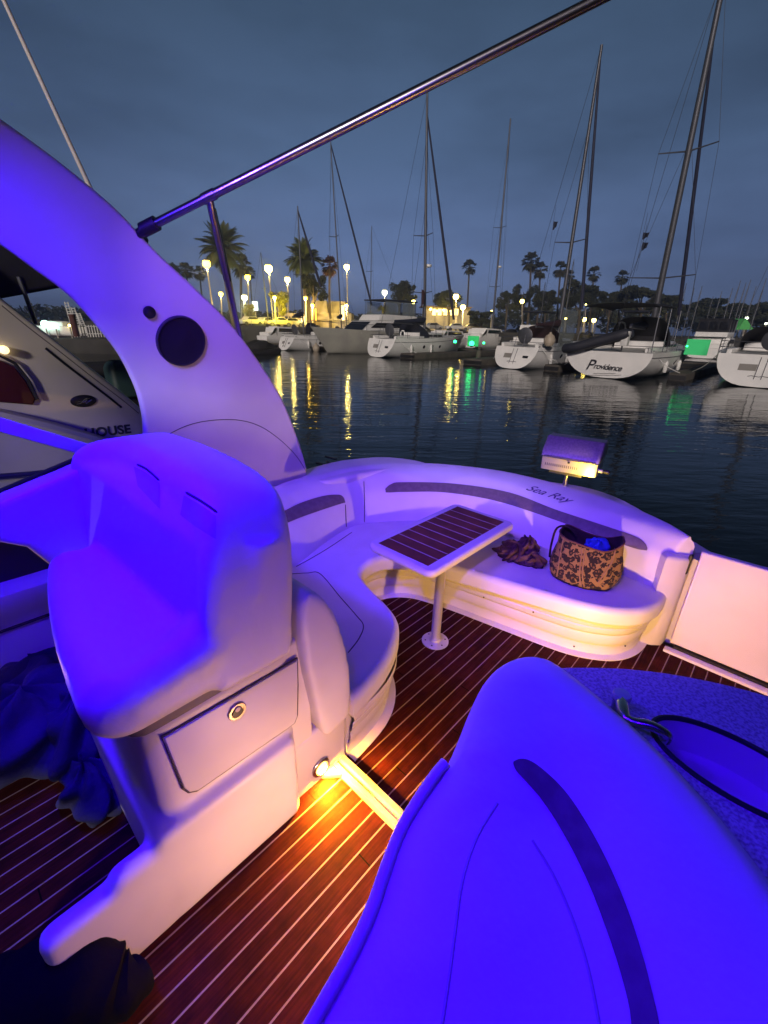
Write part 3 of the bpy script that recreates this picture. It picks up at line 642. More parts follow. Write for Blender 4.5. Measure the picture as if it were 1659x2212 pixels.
# ---------------------------------------------------------------- bag, scarf, grill
bgc = Vector((2.70, .70, .405)); vd = Vector((bgc.x, bgc.y, 0)).normalized(); vs = Vector((vd.y, -vd.x, 0))
bag = thing('tote_bag', 'leopard print tote bag standing open on the lounge seat', 'bag', bgc)
def ring(h, rw, rd, wob=0, ph=0):
    out = []
    for k in range(48):
        a = 2 * math.pi * k / 48; q = 1 + 1.9 * wob * math.sin(3 * a + ph) + wob * 1.3 * math.sin(7 * a + 2 * ph) + .5 * wob * math.sin(13 * a - ph)
        dz = (.022 * math.cos(2 * a) + .014 * math.sin(3 * a + 1)) * (h / .3) ** 2
        ca, sa = math.cos(a), math.sin(a); e = .8
        out.append(bgc + vs * (rw * q * math.copysign(abs(ca) ** e, ca)) + vd * (rd * q * math.copysign(abs(sa) ** e, sa)) + Vector((0, 0, h + dz)))
    return out
pr = [(0, .17, .12, .01), (.012, .195, .135, .015), (.05, .212, .15, .02), (.11, .212, .15, .025), (.18, .200, .14, .025), (.24, .188, .13, .02), (.30, .183, .125, .015)]
m = MB(); m.loft([ring(h, a, b, wv, h * 6) for h, a, b, wv in pr], True); m.add(ring(*pr[0]), [tuple(range(48))]); bgb = m.bvh(); m.build('bag_body', leopard, bag, sharp=80)
m = MB(); m.loft([ring(.30, .183, .125, .015, 1.8), ring(.303, .176, .118, .015, 1.8), ring(.20, .17, .115, .02), ring(.10, .16, .105, .02)], True); m.add(ring(.10, .16, .105, .02), [tuple(range(48))]); m.build('bag_lining', lining, bag, sharp=80)
m = MB(); rr = ring(.302, .182, .124, .015, 1.8); m.tube(rr + [rr[0]], .006, 6); m.build('rim', mat('frayed_rim', (.12, .055, .03), .95), bag)
for px in ([(1221, 1150), (1214, 1180), (1208, 1215), (1203, 1245)], [(1262, 1160), (1256, 1200), (1252, 1240), (1256, 1268)], [(1268, 1160), (1262, 1200), (1258, 1240), (1262, 1268)], [(1324, 1155), (1328, 1190), (1318, 1220), (1292, 1258)]):
    q = on(bgb, px, .002)
    if len(q) > 3: m = MB(); m.tube(q, .0045, 6); m.build('piping', tan, bag)
h0 = bgc - vs * .17 + vd * .02 + Vector((0, 0, .29))
m = MB(); m.tube(curve([h0 + vs * .09 - vd * .0, h0 + vs * .03 + Vector((0, 0, .045)), h0 - vs * .035 + Vector((0, 0, .02)), h0 - vs * .05 - Vector((0, 0, .10)), h0 - vs * .045 - Vector((0, 0, .2))], 5), .007, 8); m.build('handle', lining, bag)
def lump(c, rx, ry, rz, sd, amp=.25, n=26, fold=6, base=None):
    r_ = random.Random(sd); ph = [r_.uniform(0, 6.28) for _ in range(8)]; rows = []
    for i in range(n + 1):
        th = math.pi * i / n; row = []
        for k in range(n * 2):
            a = 2 * math.pi * k / (n * 2)
            q = 1 + amp * .5 * math.sin(fold * a + ph[0] + 3 * th) + amp * .35 * math.sin((fold + 3) * a - ph[1] + 5 * th) + amp * .4 * math.sin(2 * a + ph[2]) + amp * .3 * math.sin(7 * th + ph[3] + 2 * a)
            x, y, z = rx * q * math.sin(th) * math.cos(a), ry * q * math.sin(th) * math.sin(a), rz * q * math.cos(th)
            z = c[2] + z
            if base is not None: z = max(z, base + .002 * math.sin(5 * a))
            row.append((c[0] + x, c[1] + y, z))
        rows.append(row)
    return rows
m = MB(); m.loft(lump(bgc + vs * .045 - vd * .01 + Vector((0, 0, .255)), .085, .075, .05, 3, .18), True); tag(m.build('blue_cloth', bluecl), 'bright blue cloth bunched in the mouth of the leopard tote', 'cloth')
scf = thing('scarf', 'crumpled brown scarf lying between the table and the leopard bag', 'scarf', (2.66, 1.12, .405))
m = MB()
for c, rx, ry, rz, sd in (((2.66, 1.15, .44), .12, .10, .065, 1), ((2.72, 1.10, .47), .08, .07, .075, 2), ((2.62, 1.17, .43), .07, .10, .05, 5), ((2.64, 1.03, .43), .06, .09, .05, 6)):
    m.loft(lump(c, rx, ry, rz, sd, .32, 44, 7, .405), True)
m.build('folds', browncloth, scf, sharp=179)
c = at(1150, 1203, z=.46); m = MB(); m.obox(c, vs * .016, Vector((0, 0, .012)) + vd * .006, vd * .001); m.build('care_label', labelm, scf)

gr = thing('barbecue_grill', 'steel barbecue grill on a post behind the backrest, its front lit yellow', 'grill', (3.3, 1.1, .78))
gq = at(1238, 992, s=3.86); gc = Vector((3.86, gq.y, gq.z)); gx = Vector((.985, .17, 0)); gy = Vector((-.17, .985, 0))        # box turned a little
def gfn(a, b, c): return tuple(gc + (gx * a + gy * b + Vector((0, 0, c))) * 1.12)
m = MB(); m.slab([(-.15, -.075), (.15, -.075), (.165, .03), (-.165, .03)], -.205, .205, .012, .012, 3, fn=lambda x, y, z: gfn(x, z, y)); gb_ = m.build('firebox', mat('grill_front_steel', (.62, .58, .50), .36, .6, bump=(90, .15, .001)), gr)
m = MB(); m.slab([(-.17, .036), (.165, .036), (.165, .085), (.10, .165), (-.06, .175), (-.155, .075)], -.212, .212, .012, .012, 3, fn=lambda x, y, z: gfn(x, z, y)); ld = m.build('lid', mat('grill_lid_steel', (.34, .31, .27), .5, .6, bump=(220, .3, .002), vary=(60, (.26, .24, .21))), gr)
m = MB(); m.obox(gfn(-.178, 0, .04), gy * .21, gx * .010, (0, 0, .007)); m.build('lid_lip', steel, ld)
for k in range(17):
    m = MB(); m.obox(gfn(-.1555, .17 - k * .0145, -.028), gy * .0022, gx * .004, (0, 0, .012)); m.build('vent_slot', dark, gb_)
m = MB(); m.obox(gfn(-.172, 0, .012), gy * .008, gx * .008, (0, 0, .006)); m.build('lid_catch', dark, ld)
m = MB(); m.lathe([(.018, 0), (.018, .03), (.014, .036), (0, .036)], gfn(-.10, -.205, -.03), 16, -gy); m.build('regulator', brushed, gr)
m = MB(); m.lathe([(.012, .03), (.016, .05), (.02, .06), (.018, .085), (0, .09)], gfn(-.10, -.205, -.03), 14, -gy); m.build('gas_knob', dark, gr)
m = MB(); m.obox(gfn(-.03, .02, -.105), gy * .135, gx * .07, (0, 0, .006)); m.obox(gfn(-.105, .02, -.092), gy * .135, gx * .004, (0, 0, .016)); m.build('mount_plate', steel, gr)
m = MB(); m.tube([gfn(-.02, .02, -.13), gfn(-.02, .02, -.10)], .026, 14); m.build('mount_socket', dark, gr)
m = MB(); m.tube([gfn(-.02, .02, -.38), gfn(-.02, .02, -.12)], .021, 16); m.build('post', steel, gr)

# ---------------------------------------------------------------- near seat and wet bar on the right
ns_ = thing('companion_seat', 'big violet lit seat back filling the lower right corner with a dark curved stripe', 'seat', (.7, 0, 0))
Lp = [(1150, 1420, .97), (1112, 1425, .97), (1074, 1446, .965), (1042, 1483, .96), (1014, 1540, .952), (990, 1600, .943), (968, 1650, .935), (940, 1690, .925), (905, 1742, .915), (870, 1800, .90), (838, 1880, .885), (812, 1960, .87), (780, 2030, .855), (745, 2100, .84), (700, 2180, .82), (650, 2270, .80), (580, 2400, .76)]
Rp = [(1150, 1420, .97), (1182, 1426, .97), (1208, 1440, .97), (1240, 1464, .97), (1280, 1496, .97), (1330, 1538, .97), (1390, 1592, .968), (1450, 1652, .966), (1505, 1712, .964), (1560, 1775, .962), (1610, 1838, .96), (1659, 1902, .958), (1710, 1975, .955), (1770, 2060, .95), (1840, 2170, .945), (1920, 2290, .94), (2020, 2450, .93)]
Lw = [at(x, y, z=z) for x, y, z in Lp]; Rw = [at(x, y, z=z) for x, y, z in Rp]
Lw = curve(Lw, 3); Rw = curve(Rw, 3); rows = []
n = len(Lw)
for i in range(n):
    a, b = Lw[i], Rw[i]; u = i / (n - 1)
    oa = Vector((-.02, 1, 0)).normalized(); ob = Vector((.95, -.3, 0)).normalized()
    if i < 14: k = i / 14; mid = Vector((1, .45, 0)).normalized(); oa = mid.lerp(oa, k).normalized(); ob = mid.lerp(ob, k).normalized()
    row = [a + oa * .02 + Vector((0, 0, -.75)), a + oa * .022 + Vector((0, 0, -.30)), a + oa * .016 + Vector((0, 0, -.10)), a + oa * .006 + Vector((0, 0, -.035)), a]
    W_ = (b - a).length
    for j in range(1, 16):
        v = j / 16; p = a.lerp(b, v)
        bul = min(W_ * .10, .05) * (math.sin(math.pi * v) ** .6)
        dish = -.055 * min(1, max(0, (u - .18) / .35)) * math.exp(-((v - .50) / .22) ** 2)
        p = p + Vector((0, 0, bul + dish)); row.append(p)
    row += [b, b + ob * .006 + Vector((0, 0, -.03)), b + ob * .014 + Vector((0, 0, -.10)), b + ob * .016 + Vector((0, 0, -.4))]
    rows.append([tuple(p) for p in row])
m = MB(); m.loft(rows); sb = m.bvh(); m.build('seat_shell', vinyl_soft, ns_, sharp=75)
r = band(sb, [(1108, 1646), (1124, 1640), (1146, 1645), (1178, 1668), (1222, 1712), (1268, 1780), (1312, 1862), (1352, 1955), (1384, 2050), (1408, 2140), (1424, 2212), (1436, 2290)],
         [(1108, 1652), (1116, 1668), (1140, 1694), (1172, 1732), (1210, 1790), (1246, 1856), (1282, 1935), (1314, 2020), (1340, 2100), (1358, 2170), (1364, 2215), (1372, 2290)], .003, 6, 5)
m = MB(); m.loft(r); m.build('inlay', inlay, ns_)
for px in ([(1075, 1735), (1030, 1810), (1000, 1900), (985, 2000), (972, 2100), (955, 2215)], [(1150, 1815), (1195, 1890), (1235, 1980), (1270, 2090), (1295, 2215)]):
    q = on(sb, px, -.001)
    if len(q) > 3: m = MB(); m.tube(q, .0035, 6); m.build('crease', mat('crease_vinyl', (.42, .40, .38), .6), ns_)
# step where the cushion laps over the shell: a welt round the inboard edge
welt = [at(x, y, z=z) for x, y, z in ((961, 1648, .942), (938, 1676, .936), (902, 1730, .922), (866, 1792, .905), (834, 1874, .89), (806, 1956, .875), (774, 2028, .86), (738, 2098, .845), (690, 2182, .825), (640, 2272, .805))]
m = MB(); m.tube(curve(welt, 4), .013, 10); m.build('cushion_welt', vinyl, ns_)

wb = thing('wet_bar', 'speckled wet bar counter with a sink behind the violet seat', 'wet bar', (1.25, -.2, 0))
CZ = .885
ed = [at(x, y, z=CZ) for x, y in ((1150, 1470), (1180, 1448), (1222, 1443), (1330, 1444), (1440, 1455), (1560, 1478), (1659, 1505), (1760, 1545), (1900, 1610))]
ce = [(p.x, p.y) for p in curve(ed, 4)] + [(1.5, -1.1), (.75, -1.1), (.80, -.3), (1.0, .1)]
def ell(rx, ry, n=36): return [(1.185 + rx * math.cos(2 * math.pi * k / n), -.16 + ry * math.sin(2 * math.pi * k / n)) for k in range(n)]
bm = bmesh.new()
def loop(pts, z):
    v = [bm.verts.new((x, y, z)) for x, y in pts]; return [bm.edges.new((v[i], v[(i + 1) % len(v)])) for i in range(len(v))]
es = loop(ce, CZ) + loop(ell(.105, .19), CZ)
bmesh.ops.triangle_fill(bm, edges=es, use_beauty=True, use_dissolve=False)
bm.verts.ensure_lookup_table()
for f in bm.faces:
    if f.normal.z < 0: f.normal_flip()
me = bpy.data.meshes.new('counter_top'); bm.to_mesh(me); bm.free(); me.materials.append(counter)
o = bpy.data.objects.new('counter_top', me); COL.objects.link(o); put(o, wb)
m = MB(); m.loft([[(x, y, CZ) for x, y in ce], [(x + .006, y + .003, CZ - .006) for x, y in ce], [(x + .006, y + .003, CZ - .035) for x, y in ce], [(x - .03, y, CZ - .04) for x, y in ce], [(x - .03, y, 0) for x, y in ce]], True); m.build('cabinet', gel, wb)
m = MB(); m.loft([[(x, y, CZ - .001) for x, y in ell(.105, .19)], [(x, y, CZ - .02) for x, y in ell(.10, .185)], [(x, y, CZ - .09) for x, y in ell(.085, .165)], [(x, y, CZ - .115) for x, y in ell(.05, .12)]], True); m.add([(x, y, CZ - .115) for x, y in ell(.05, .12)], [tuple(range(36))]); m.build('sink_bowl', sinkm, wb)
m = MB(); q = [(x, y, CZ + .002) for x, y in ell(.108, .193, 60)]; m.tube(q + [q[0]], .0075, 8); m.build('sink_rim', dark, wb)
fk = at(1340, 1512, z=.925); fs = at(1352, 1556, z=.93); fe = at(1440, 1588, z=.925)
m = MB(); m.tube(curve([(fk.x, fk.y, CZ), (fk.x, fk.y, .93), fs + Vector((0, 0, .005)), fs.lerp(fe, .6) + Vector((0, 0, .012)), fe, fe + Vector((0, 0, -.02))], 4), [.017] * 8 + [.0135] * 13, 12); fau = m.build('faucet', steel, wb)
m = MB(); m.lathe([(.018, 0), (.024, .005), (.026, .014), (.022, .022), (0, .024)], (fk.x, fk.y, .928), 20); m.build('tap_knob', brushed, fau)

# ---------------------------------------------------------------- cloth heap and dark bag on the left
m = MB()
for c, rx, ry, rz, sd in (((-.02, 2.10, .22), .30, .22, .18, 11), ((.04, 2.26, .30), .24, .07, .13, 14), ((.07, 1.72, .09), .11, .16, .12, 15), ((.12, 1.92, .18), .14, .18, .2, 17)):
    m.loft(lump(c, rx, ry, rz, sd, .26, 48, 5, 0.003), True)
tag(m.build('towel_heap', navycloth, sharp=179), 'heap of crumpled dark blue towels on the sole below the side liner', 'towels')
sh = thing('duffel_bag', 'black duffel bag lying against the toe kick in the lower left corner', 'bag', (-.12, .97, 0))
m = MB(); cpts = curve([at(-120, 2230, z=.12), at(-20, 2185, z=.13), at(60, 2150, z=.14), at(130, 2132, z=.15), at(190, 2126, z=.15), at(245, 2132, z=.12), at(285, 2120, z=.11), at(308, 2098, z=.10)], 4)
nb_ = len(cpts); m.tube(cpts, [(.115 - .075 * max(0, (i / nb_ - .45) / .55) ** 1.2) + .006 * math.sin(i * 1.7) for i in range(nb_)], 20); m.build('bag_body', mat('black_nylon', (.003, .003, .004), .95, spec=.1, bump=(25, .5, .01)), sh)
# ================================================================ NEIGHBOUR ON THE LEFT
ny = thing('motor_yacht', 'pale motor yacht moored alongside on the left, HOUSE lettered on its side', 'motor yacht', (0, 4.6, WZ))
pp = [(-200, 480), (-60, 592), (0, 641), (60, 688), (130, 742), (200, 797), (262, 845), (318, 893), (352, 925), (352, 985), (250, 958), (200, 940), (100, 912), (0, 888), (-200, 860)]
P = [at(*p, t=4.5) for p in pp]; P2d = [(q.x, q.z) for q in P]
m = MB(); m.slab(P2d, 0, .30, .03, .01, 4, fn=lambda x, y, z: (x, 4.8 - z, y)); nb = m.bvh(); m.build('superstructure', hullgrey, ny)
q = [at(x, y, t=4.5) for x, y in ((352, 985), (250, 958), (200, 940), (100, 912), (0, 888), (-200, 860))]
m = MB(); m.loft([[(p.x, 4.58, p.z + .03) for p in q], [(p.x, 4.36, p.z + .01) for p in q], [(p.x, 4.33, p.z - .03) for p in q], [(p.x + .05, 4.42, p.z - .25) for p in q], [(p.x, 4.55, -.2) for p in q], [(p.x, 4.9, WZ - .2) for p in q]]); hb = m.bvh(); m.build('hull', hullgrey, ny)
q = [at(x, y, t=4.33) for x, y in ((-100, 1010), (60, 1000), (200, 985), (300, 985))]
m = MB(); m.tube([Vector((p.x, 4.37, p.z - .10)) for p in q], .02, 8); m.build('rub_rail', dark, ny)
m = MB(); m.tube(on(nb, [(98, 752), (140, 786), (190, 824), (240, 862), (262, 880)], .0), .010, 8); m.build('grab_rail', smoke, ny)
m = MB(); m.tube(on(nb, [(4, 660), (60, 706), (130, 760), (200, 815), (262, 862), (300, 893)], -.004), .006, 6); m.build('moulding_line', seam, ny)
c = hit(nb, 180, 866, 0); ex = hit(nb, 208, 868, 0); ez = hit(nb, 180, 853, 0)
rx, rz = (ex - c).length, (ez - c).length
m = MB(); n_ = 36
m.loft([[(c.x + rx * k * math.cos(2 * math.pi * i / n_), c.y - y, c.z + rz * k * math.sin(2 * math.pi * i / n_)) for i in range(n_)] for k, y in ((1, 0), (1, .008), (.9, .012), (.01, .012))], True); em = m.build('oval_emblem', mat('emblem_black', (.01, .01, .013), .3), ny)
z = lambda a, b: (c.x + rx * a, c.y - .015, c.z + rz * b)
m = MB(); m.tube([z(-.62, -.35), z(-.3, -.28), z(.05, .25), z(.3, .38), z(.25, .1), z(-.1, -.2), z(.1, -.4), z(.4, -.1), z(.62, .1)], .007, 6)
m.tube([z(-.5, -.05), z(-.1, .1), z(.5, .42)], .004, 6); m.build('emblem_mark', steel, em)
t0, tx, tu = hit(nb, 234, 932, .004), hit(nb, 262, 929, .004), hit(nb, 234, 915, .004)
text('HOUSE', t0, tx - t0, Vector((0, 0, 1)), .112, inkm, ny, 'lettering', 0, .004, .002, 1.06)
rp = [(-80, 770), (0, 778), (30, 792), (56, 824), (76, 862), (70, 874), (0, 868), (-80, 862)]
r3 = [at(*p, t=4.495) for p in rp]
m = MB(); m.slab([(p.x, p.z) for p in r3], 0, .03, .01, .002, 3, fn=lambda x, y, z: (x, 4.505 - z, y)); m.build('red_cushion', redm, ny)
m = MB(); q = [at(*p, t=4.47) for p in ((-80, 752), (0, 768), (32, 785), (60, 820), (80, 862))]; m.tube(q, .012, 6); m.build('window_trim', dark, ny)
cv = [at(*p, t=4.9) for p in ((-250, 470), (-60, 500), (30, 530), (150, 600), (132, 621), (0, 645), (-250, 690))]
m = MB(); m.slab([(p.x, p.z) for p in cv], 0, .5, .04, .04, 3, fn=lambda x, y, z: (x, 5.2 - z, y)); m.build('canvas_top', blackc, ny)
m = MB(); m.tube([at(40, 598, t=4.7), at(78, 700, t=4.7)], .016, 8); m.build('stanchion', alu, ny)
m = MB(); m.lathe([(.02, 0), (.03, .02), (.03, .07), (.0, .09)], hit(nb, 6, 755, .0), 12, (0, -1, 0)); m.build('cabin_lamp', L_WIN, ny)

# dinghy hung behind the neighbour, and the kicker motor next to it
dg = thing('inflatable_dinghy', 'dark inflatable dinghy tied behind the pale yacht, under the teal reflection', 'dinghy', at(215, 800, z=WZ))
c = at(212, 797, z=WZ + .25); m = MB(); m.tube(curve([c + Vector((-1.4, -.55, 0)), c + Vector((.9, -.6, .02)), c + Vector((1.7, 0, .12)), c + Vector((.9, .6, .02)), c + Vector((-1.4, .55, 0))], 5), .30, 12); m.build('tube', blackc, dg)
m = MB(); m.box(c.x - 1.4, c.x + 1.2, c.y - .4, c.y + .4, c.z - .22, c.z - .05); m.build('floor_board', dockm, dg)
km = thing('outboard_motor', 'covered outboard motor standing by the violet arch above the teal water', 'outboard motor', at(285, 862, t=6.0))
c = at(285, 855, t=6.0); m = MB(); m.slab(rrect(-.22, .22, -.16, .16, .06), 0, .42, .12, .03, 5, fn=lambda x, y, z: (c.x + x, c.y + y, c.z + z)); m.build('cowling', mat('teal_cover', (.012, .035, .035), .6), km)
m = MB(); m.box(c.x - .08, c.x + .08, c.y - .08, c.y + .08, c.z - 1.3, c.z + .02); m.build('shaft', dark, km, bevel=.02)
c2 = at(269, 827, t=6.3); m = MB(); m.lathe([(.0, 0), (.03, .01), (.03, .05), (0, .06)], c2, 10); m.build('tail_lamp', L_RED, km)

# ================================================================ PIER AND LIT SHORE UNDER THE ARCH
pr_ = thing('pier', 'dark concrete pier with a pale picket fence seen under the arch', 'pier', at(190, 760, d=36))
a, b = at(60, 729, d=36), at(345, 729, d=36); mid = (a + b) / 2
m = MB(); m.obox(Vector((mid.x, mid.y, (a.z + WZ - .6) / 2)) + FW * 1.5, (b - a) / 2, FW * 1.5, (0, 0, (a.z - WZ + .6) / 2)); m.build('deck', wall_m, pr_, bevel=.05)
for k in range(30):
    p = a.lerp(b, .28 + k * .021) + FW * 1.2; m = MB(); m.obox(p + Vector((0, 0, .45)), RT * .03, FW * .02, (0, 0, .45)); m.build('picket', offw, pr_)
for zz_ in (.25, .8):
    p, q = a.lerp(b, .27) + FW * 1.25 + Vector((0, 0, zz_)), a.lerp(b, .9) + FW * 1.25 + Vector((0, 0, zz_)); m = MB(); m.tube([p, q], .03, 6); m.build('fence_rail', offw, pr_)
pl_ = thing('piling', 'dark red piling standing on the pier by the pale fence', 'piling', at(166, 727, d=35.5))
p = at(166, 727, d=36.5); m = MB(); m.lathe([(.22, 0), (.22, 1.45), (.25, 1.45), (.25, 1.6), (.0, 1.62)], p, 14); m.build('post', mat('red_piling', (.07, .02, .015), .8), pl_); m = MB(); m.lathe([(.24, 1.5), (.24, 1.56), (.0, 1.56)], p + Vector((0, 0, .10)), 14); m.build('cap', offw, pl_)
for k, (x, y, yb) in enumerate(((146, 652, 700), (160, 664, 705), (172, 676, 708))):
    gt = thing('gangway_frame', ['tallest', 'middle', 'shortest'][k] + ' of three lit ladder frames of the gangway behind the pier fence', 'gangway', at(x, yb, d=44), 'ladder frames of the gangway')
    p0, p1 = at(x - 3, y, d=44), at(x + 12, yb + 6, d=44)
    for off in (-.16, .16):
        m = MB(); m.tube([p0 + RT * off, p1 + RT * off], .045, 6); m.build('rail', offw, gt)
    for j in range(9):
        q = p0.lerp(p1, (j + .5) / 9); m = MB(); m.tube([q - RT * .16, q + RT * .16], .035, 6); m.build('rung', offw, gt)
for k, (x, y, r, mt, lb) in enumerate(((97, 700, .30, L_TEAL, 'dazzling pale teal flood light behind the neighbouring yacht'), (120, 706, .13, L_TEAL, 'small teal lamp right of the dazzling flood light'), (150, 703, .10, L_WRM, 'small warm lamp by the red piling'))):
    t = thing('flood_light', lb, 'flood light', at(x, y, d=40)); p = at(x, y, d=40)
    m = MB(); m.lathe([(0, -r), (r * .7, -r * .7), (r, 0), (r * .7, r * .7), (0, r)], p, 16); m.build('lens', mt, t)
    m = MB(); m.tube([p - Vector((0, 0, r * .8)), Vector((p.x, p.y, WZ))], .06, 8); m.build('post', polem, t)
# white boat lit teal beside the flood light
tb2 = thing('day_boat', 'small white day boat lit teal behind the neighbouring yacht', 'boat', at(130, 715, d=41))
p = at(128, 716, d=41)
m = MB(); m.slab([(-2.2, -.8), (1.4, -.8), (2.5, 0), (1.4, .8), (-2.2, .8)], 0, .8, .08, .25, 4, fn=lambda x, y, z: tuple(p + RT * x + FW * y + Vector((0, 0, z - .35)))); m.build('hull', white, tb2)
m = MB(); m.slab([(-.8, -.5), (.8, -.5), (1.1, 0), (.8, .5), (-.8, .5)], .7, 1.2, .15, .02, 4, fn=lambda x, y, z: tuple(p + RT * x + FW * y + Vector((0, 0, z - .35)))); m.build('cabin', white, tb2)

# ================================================================ SHORE: TREES, PALMS, LAMPS, CARS, BUILDINGS
def base(x, d): p = at(x, 700, d=d); return Vector((p.x, p.y, LZ))
PXM = 1 / 1012
def leaves(mb, c, rad, n, size, r_, hollow=.35):
    for _ in range(n):
        while True:
            v = Vector((r_.uniform(-1, 1), r_.uniform(-1, 1), r_.uniform(-1, 1)))
            if hollow < v.length < 1: break
        p = c + Vector((v.x * rad[0], v.y * rad[1], v.z * rad[2])); s = size * r_.uniform(.5, 1.3)
        a = Vector((r_.uniform(-1, 1), r_.uniform(-1, 1), r_.uniform(-.6, .6))).normalized(); b = a.orthogonal().normalized() * s * .5
        mb.add([p - a * s, p + b * .9, p + a * s, p - b * .9], [(0, 1, 2, 3)])
def tree(x, y, rx, ry, d, label, seed, mt=leaf, n=4200, group='dark trees along the far shore', name='tree', cat='tree'):
    r_ = random.Random(seed); c = at(x, y, d=d); k = d * PXM; rx, ry = rx * k, ry * k; b = base(x, d)
    t = thing(name, label, cat, b, group)
    m = MB(); top = c + Vector((0, 0, ry * .3)); m.tube([b - Vector((0, 0, .1)), b.lerp(top, .5) + RT * rx * .04, top], [max(.25, rx * .09), max(.18, rx * .06), .06], 8)
    for _ in range(6):
        q = c + RT * rx * r_.uniform(-.7, .7) + Vector((0, 0, ry * r_.uniform(-.3, .6))) + FW * rx * r_.uniform(-.4, .4); m.tube([b.lerp(top, r_.uniform(.4, .7)), q], [max(.1, rx * .035), .03], 5)
    m.build('trunk', bark, t)
    m = MB(); ncl = 17
    for i in range(ncl):
        cc = c + RT * rx * r_.uniform(-.85, .85) + FW * rx * r_.uniform(-.45, .45) + Vector((0, 0, ry * r_.uniform(-.85, .68)))
        q = r_.uniform(.22, .42); leaves(m, cc, (rx * q, rx * q, ry * q * .95), n // ncl, max(.2, rx * .105), r_, .1)
    m.build('crown', mt, t, smooth=False, weld=False)
    return t
def feather(mb, c, az, el, ln, droop, wd, r_, nseg=9, mi=0):
    """one arching date palm frond with two rows of leaflets"""
    d = Vector((math.cos(az) * math.cos(el), math.sin(az) * math.cos(el), math.sin(el))); p = Vector(c); pts = [p.copy()]
    for i in range(nseg):
        d = (d + Vector((0, 0, -droop * (i + 1) / nseg))).normalized(); p = p + d * ln / nseg; pts.append(p.copy())
    side = Vector((-math.sin(az), math.cos(az), 0))
    for i in range(1, nseg + 1):
        for j in range(2):
            q = pts[i - 1].lerp(pts[i], (j + .5) / 2); f = (pts[i] - pts[i - 1]).normalized(); w_ = wd * math.sin(math.pi * min(1, (i + j * .5) / (nseg + 1)) ** .7)
            for sg in (-1, 1):
                tip = q + side * sg * w_ + f * w_ * .8 - Vector((0, 0, w_ * .35)); h = f * ln / nseg * .36
                mb.add([q - h, q + h, tip], [(0, 1, 2)], mi)
    for i in range(nseg):
        mb.add([pts[i] - side * .03, pts[i] + side * .03, pts[i + 1] + side * .02, pts[i + 1] - side * .02], [(0, 1, 2, 3)], mi)
def date_palm(x, y, r, d, label, seed, xb=None, mt=frond):
    r_ = random.Random(seed); k = d * PXM; c = at(x, y, d=d); b = base(xb or x, d); t = thing('palm_tree', label, 'palm tree', b, 'feather palms on the lit shore')
    R_ = r * k
    m = MB(); rows = [b.lerp(c, i / 10) for i in range(11)]; m.tube(rows, [R_ * .16 + .02 * (i % 2) for i in range(8)] + [R_ * .19, R_ * .21, R_ * .1], 9); m.build('trunk', bark, t)
    m = MB()
    for i in range(64):
        feather(m, c + Vector((0, 0, R_ * .06)), i * 2.399 + r_.uniform(-.2, .2), R(r_.uniform(-35, 82)), R_ * r_.uniform(.85, 1.18), r_.uniform(.12, .34), R_ * .33, r_)
    m.build('crown', mt, t, smooth=False, weld=False); return t
def fan_palm(x, y, r, d, label, seed, xb=None, mt=frond2):
    r_ = random.Random(seed); k = d * PXM; c = at(x, y, d=d); b = base(xb or x, d); t = thing('palm_tree', label, 'palm tree', b, 'tall fan palms along the shore')
    R_ = r * k
    m = MB(); m.tube([b, b.lerp(c, .5) + RT * r_.uniform(-.3, .3), c], [R_ * .17, R_ * .11, R_ * .10], 8); m.build('trunk', bark, t)
    m = MB()
    for i in range(44):
        az, el = i * 2.399, R(r_.uniform(-62, 84)); dd = Vector((math.cos(az) * math.cos(el), math.sin(az) * math.cos(el), math.sin(el)))
        L1 = R_ * r_.uniform(.45, .62); hub = c + dd * L1; side = dd.cross(Vector((0, 0, 1))); side = side.normalized() if side.length > .01 else Vector((1, 0, 0)); upv = side.cross(dd)
        m.add([c - side * .03, c + side * .03, hub + side * .02, hub - side * .02], [(0, 1, 2, 3)])
        for j in range(9):
            a = R(-75 + 150 * j / 8) ; v = dd * math.cos(a) + side * math.sin(a); tip = hub + v * R_ * .52 - Vector((0, 0, R_ * r_.uniform(.06, .26))); w_ = (side * math.cos(a) - dd * math.sin(a)) * R_ * .07
            midp = hub + v * R_ * .28; m.add([hub, midp - w_, tip, midp + w_], [(0, 1, 2, 3)])
    for i in range(40):                                        # skirt of dead leaves under the crown
        az = r_.uniform(0, 6.28); q = c + Vector((math.cos(az), math.sin(az), 0)) * R_ * .12; tip = q + Vector((math.cos(az) * R_ * .2, math.sin(az) * R_ * .2, -R_ * r_.uniform(.4, .8))); s_ = Vector((-math.sin(az), math.cos(az), 0)) * R_ * .06
        m.add([q - s_, q + s_, tip], [(0, 1, 2)])
    m.build('crown', mt, t, smooth=False, weld=False); return t

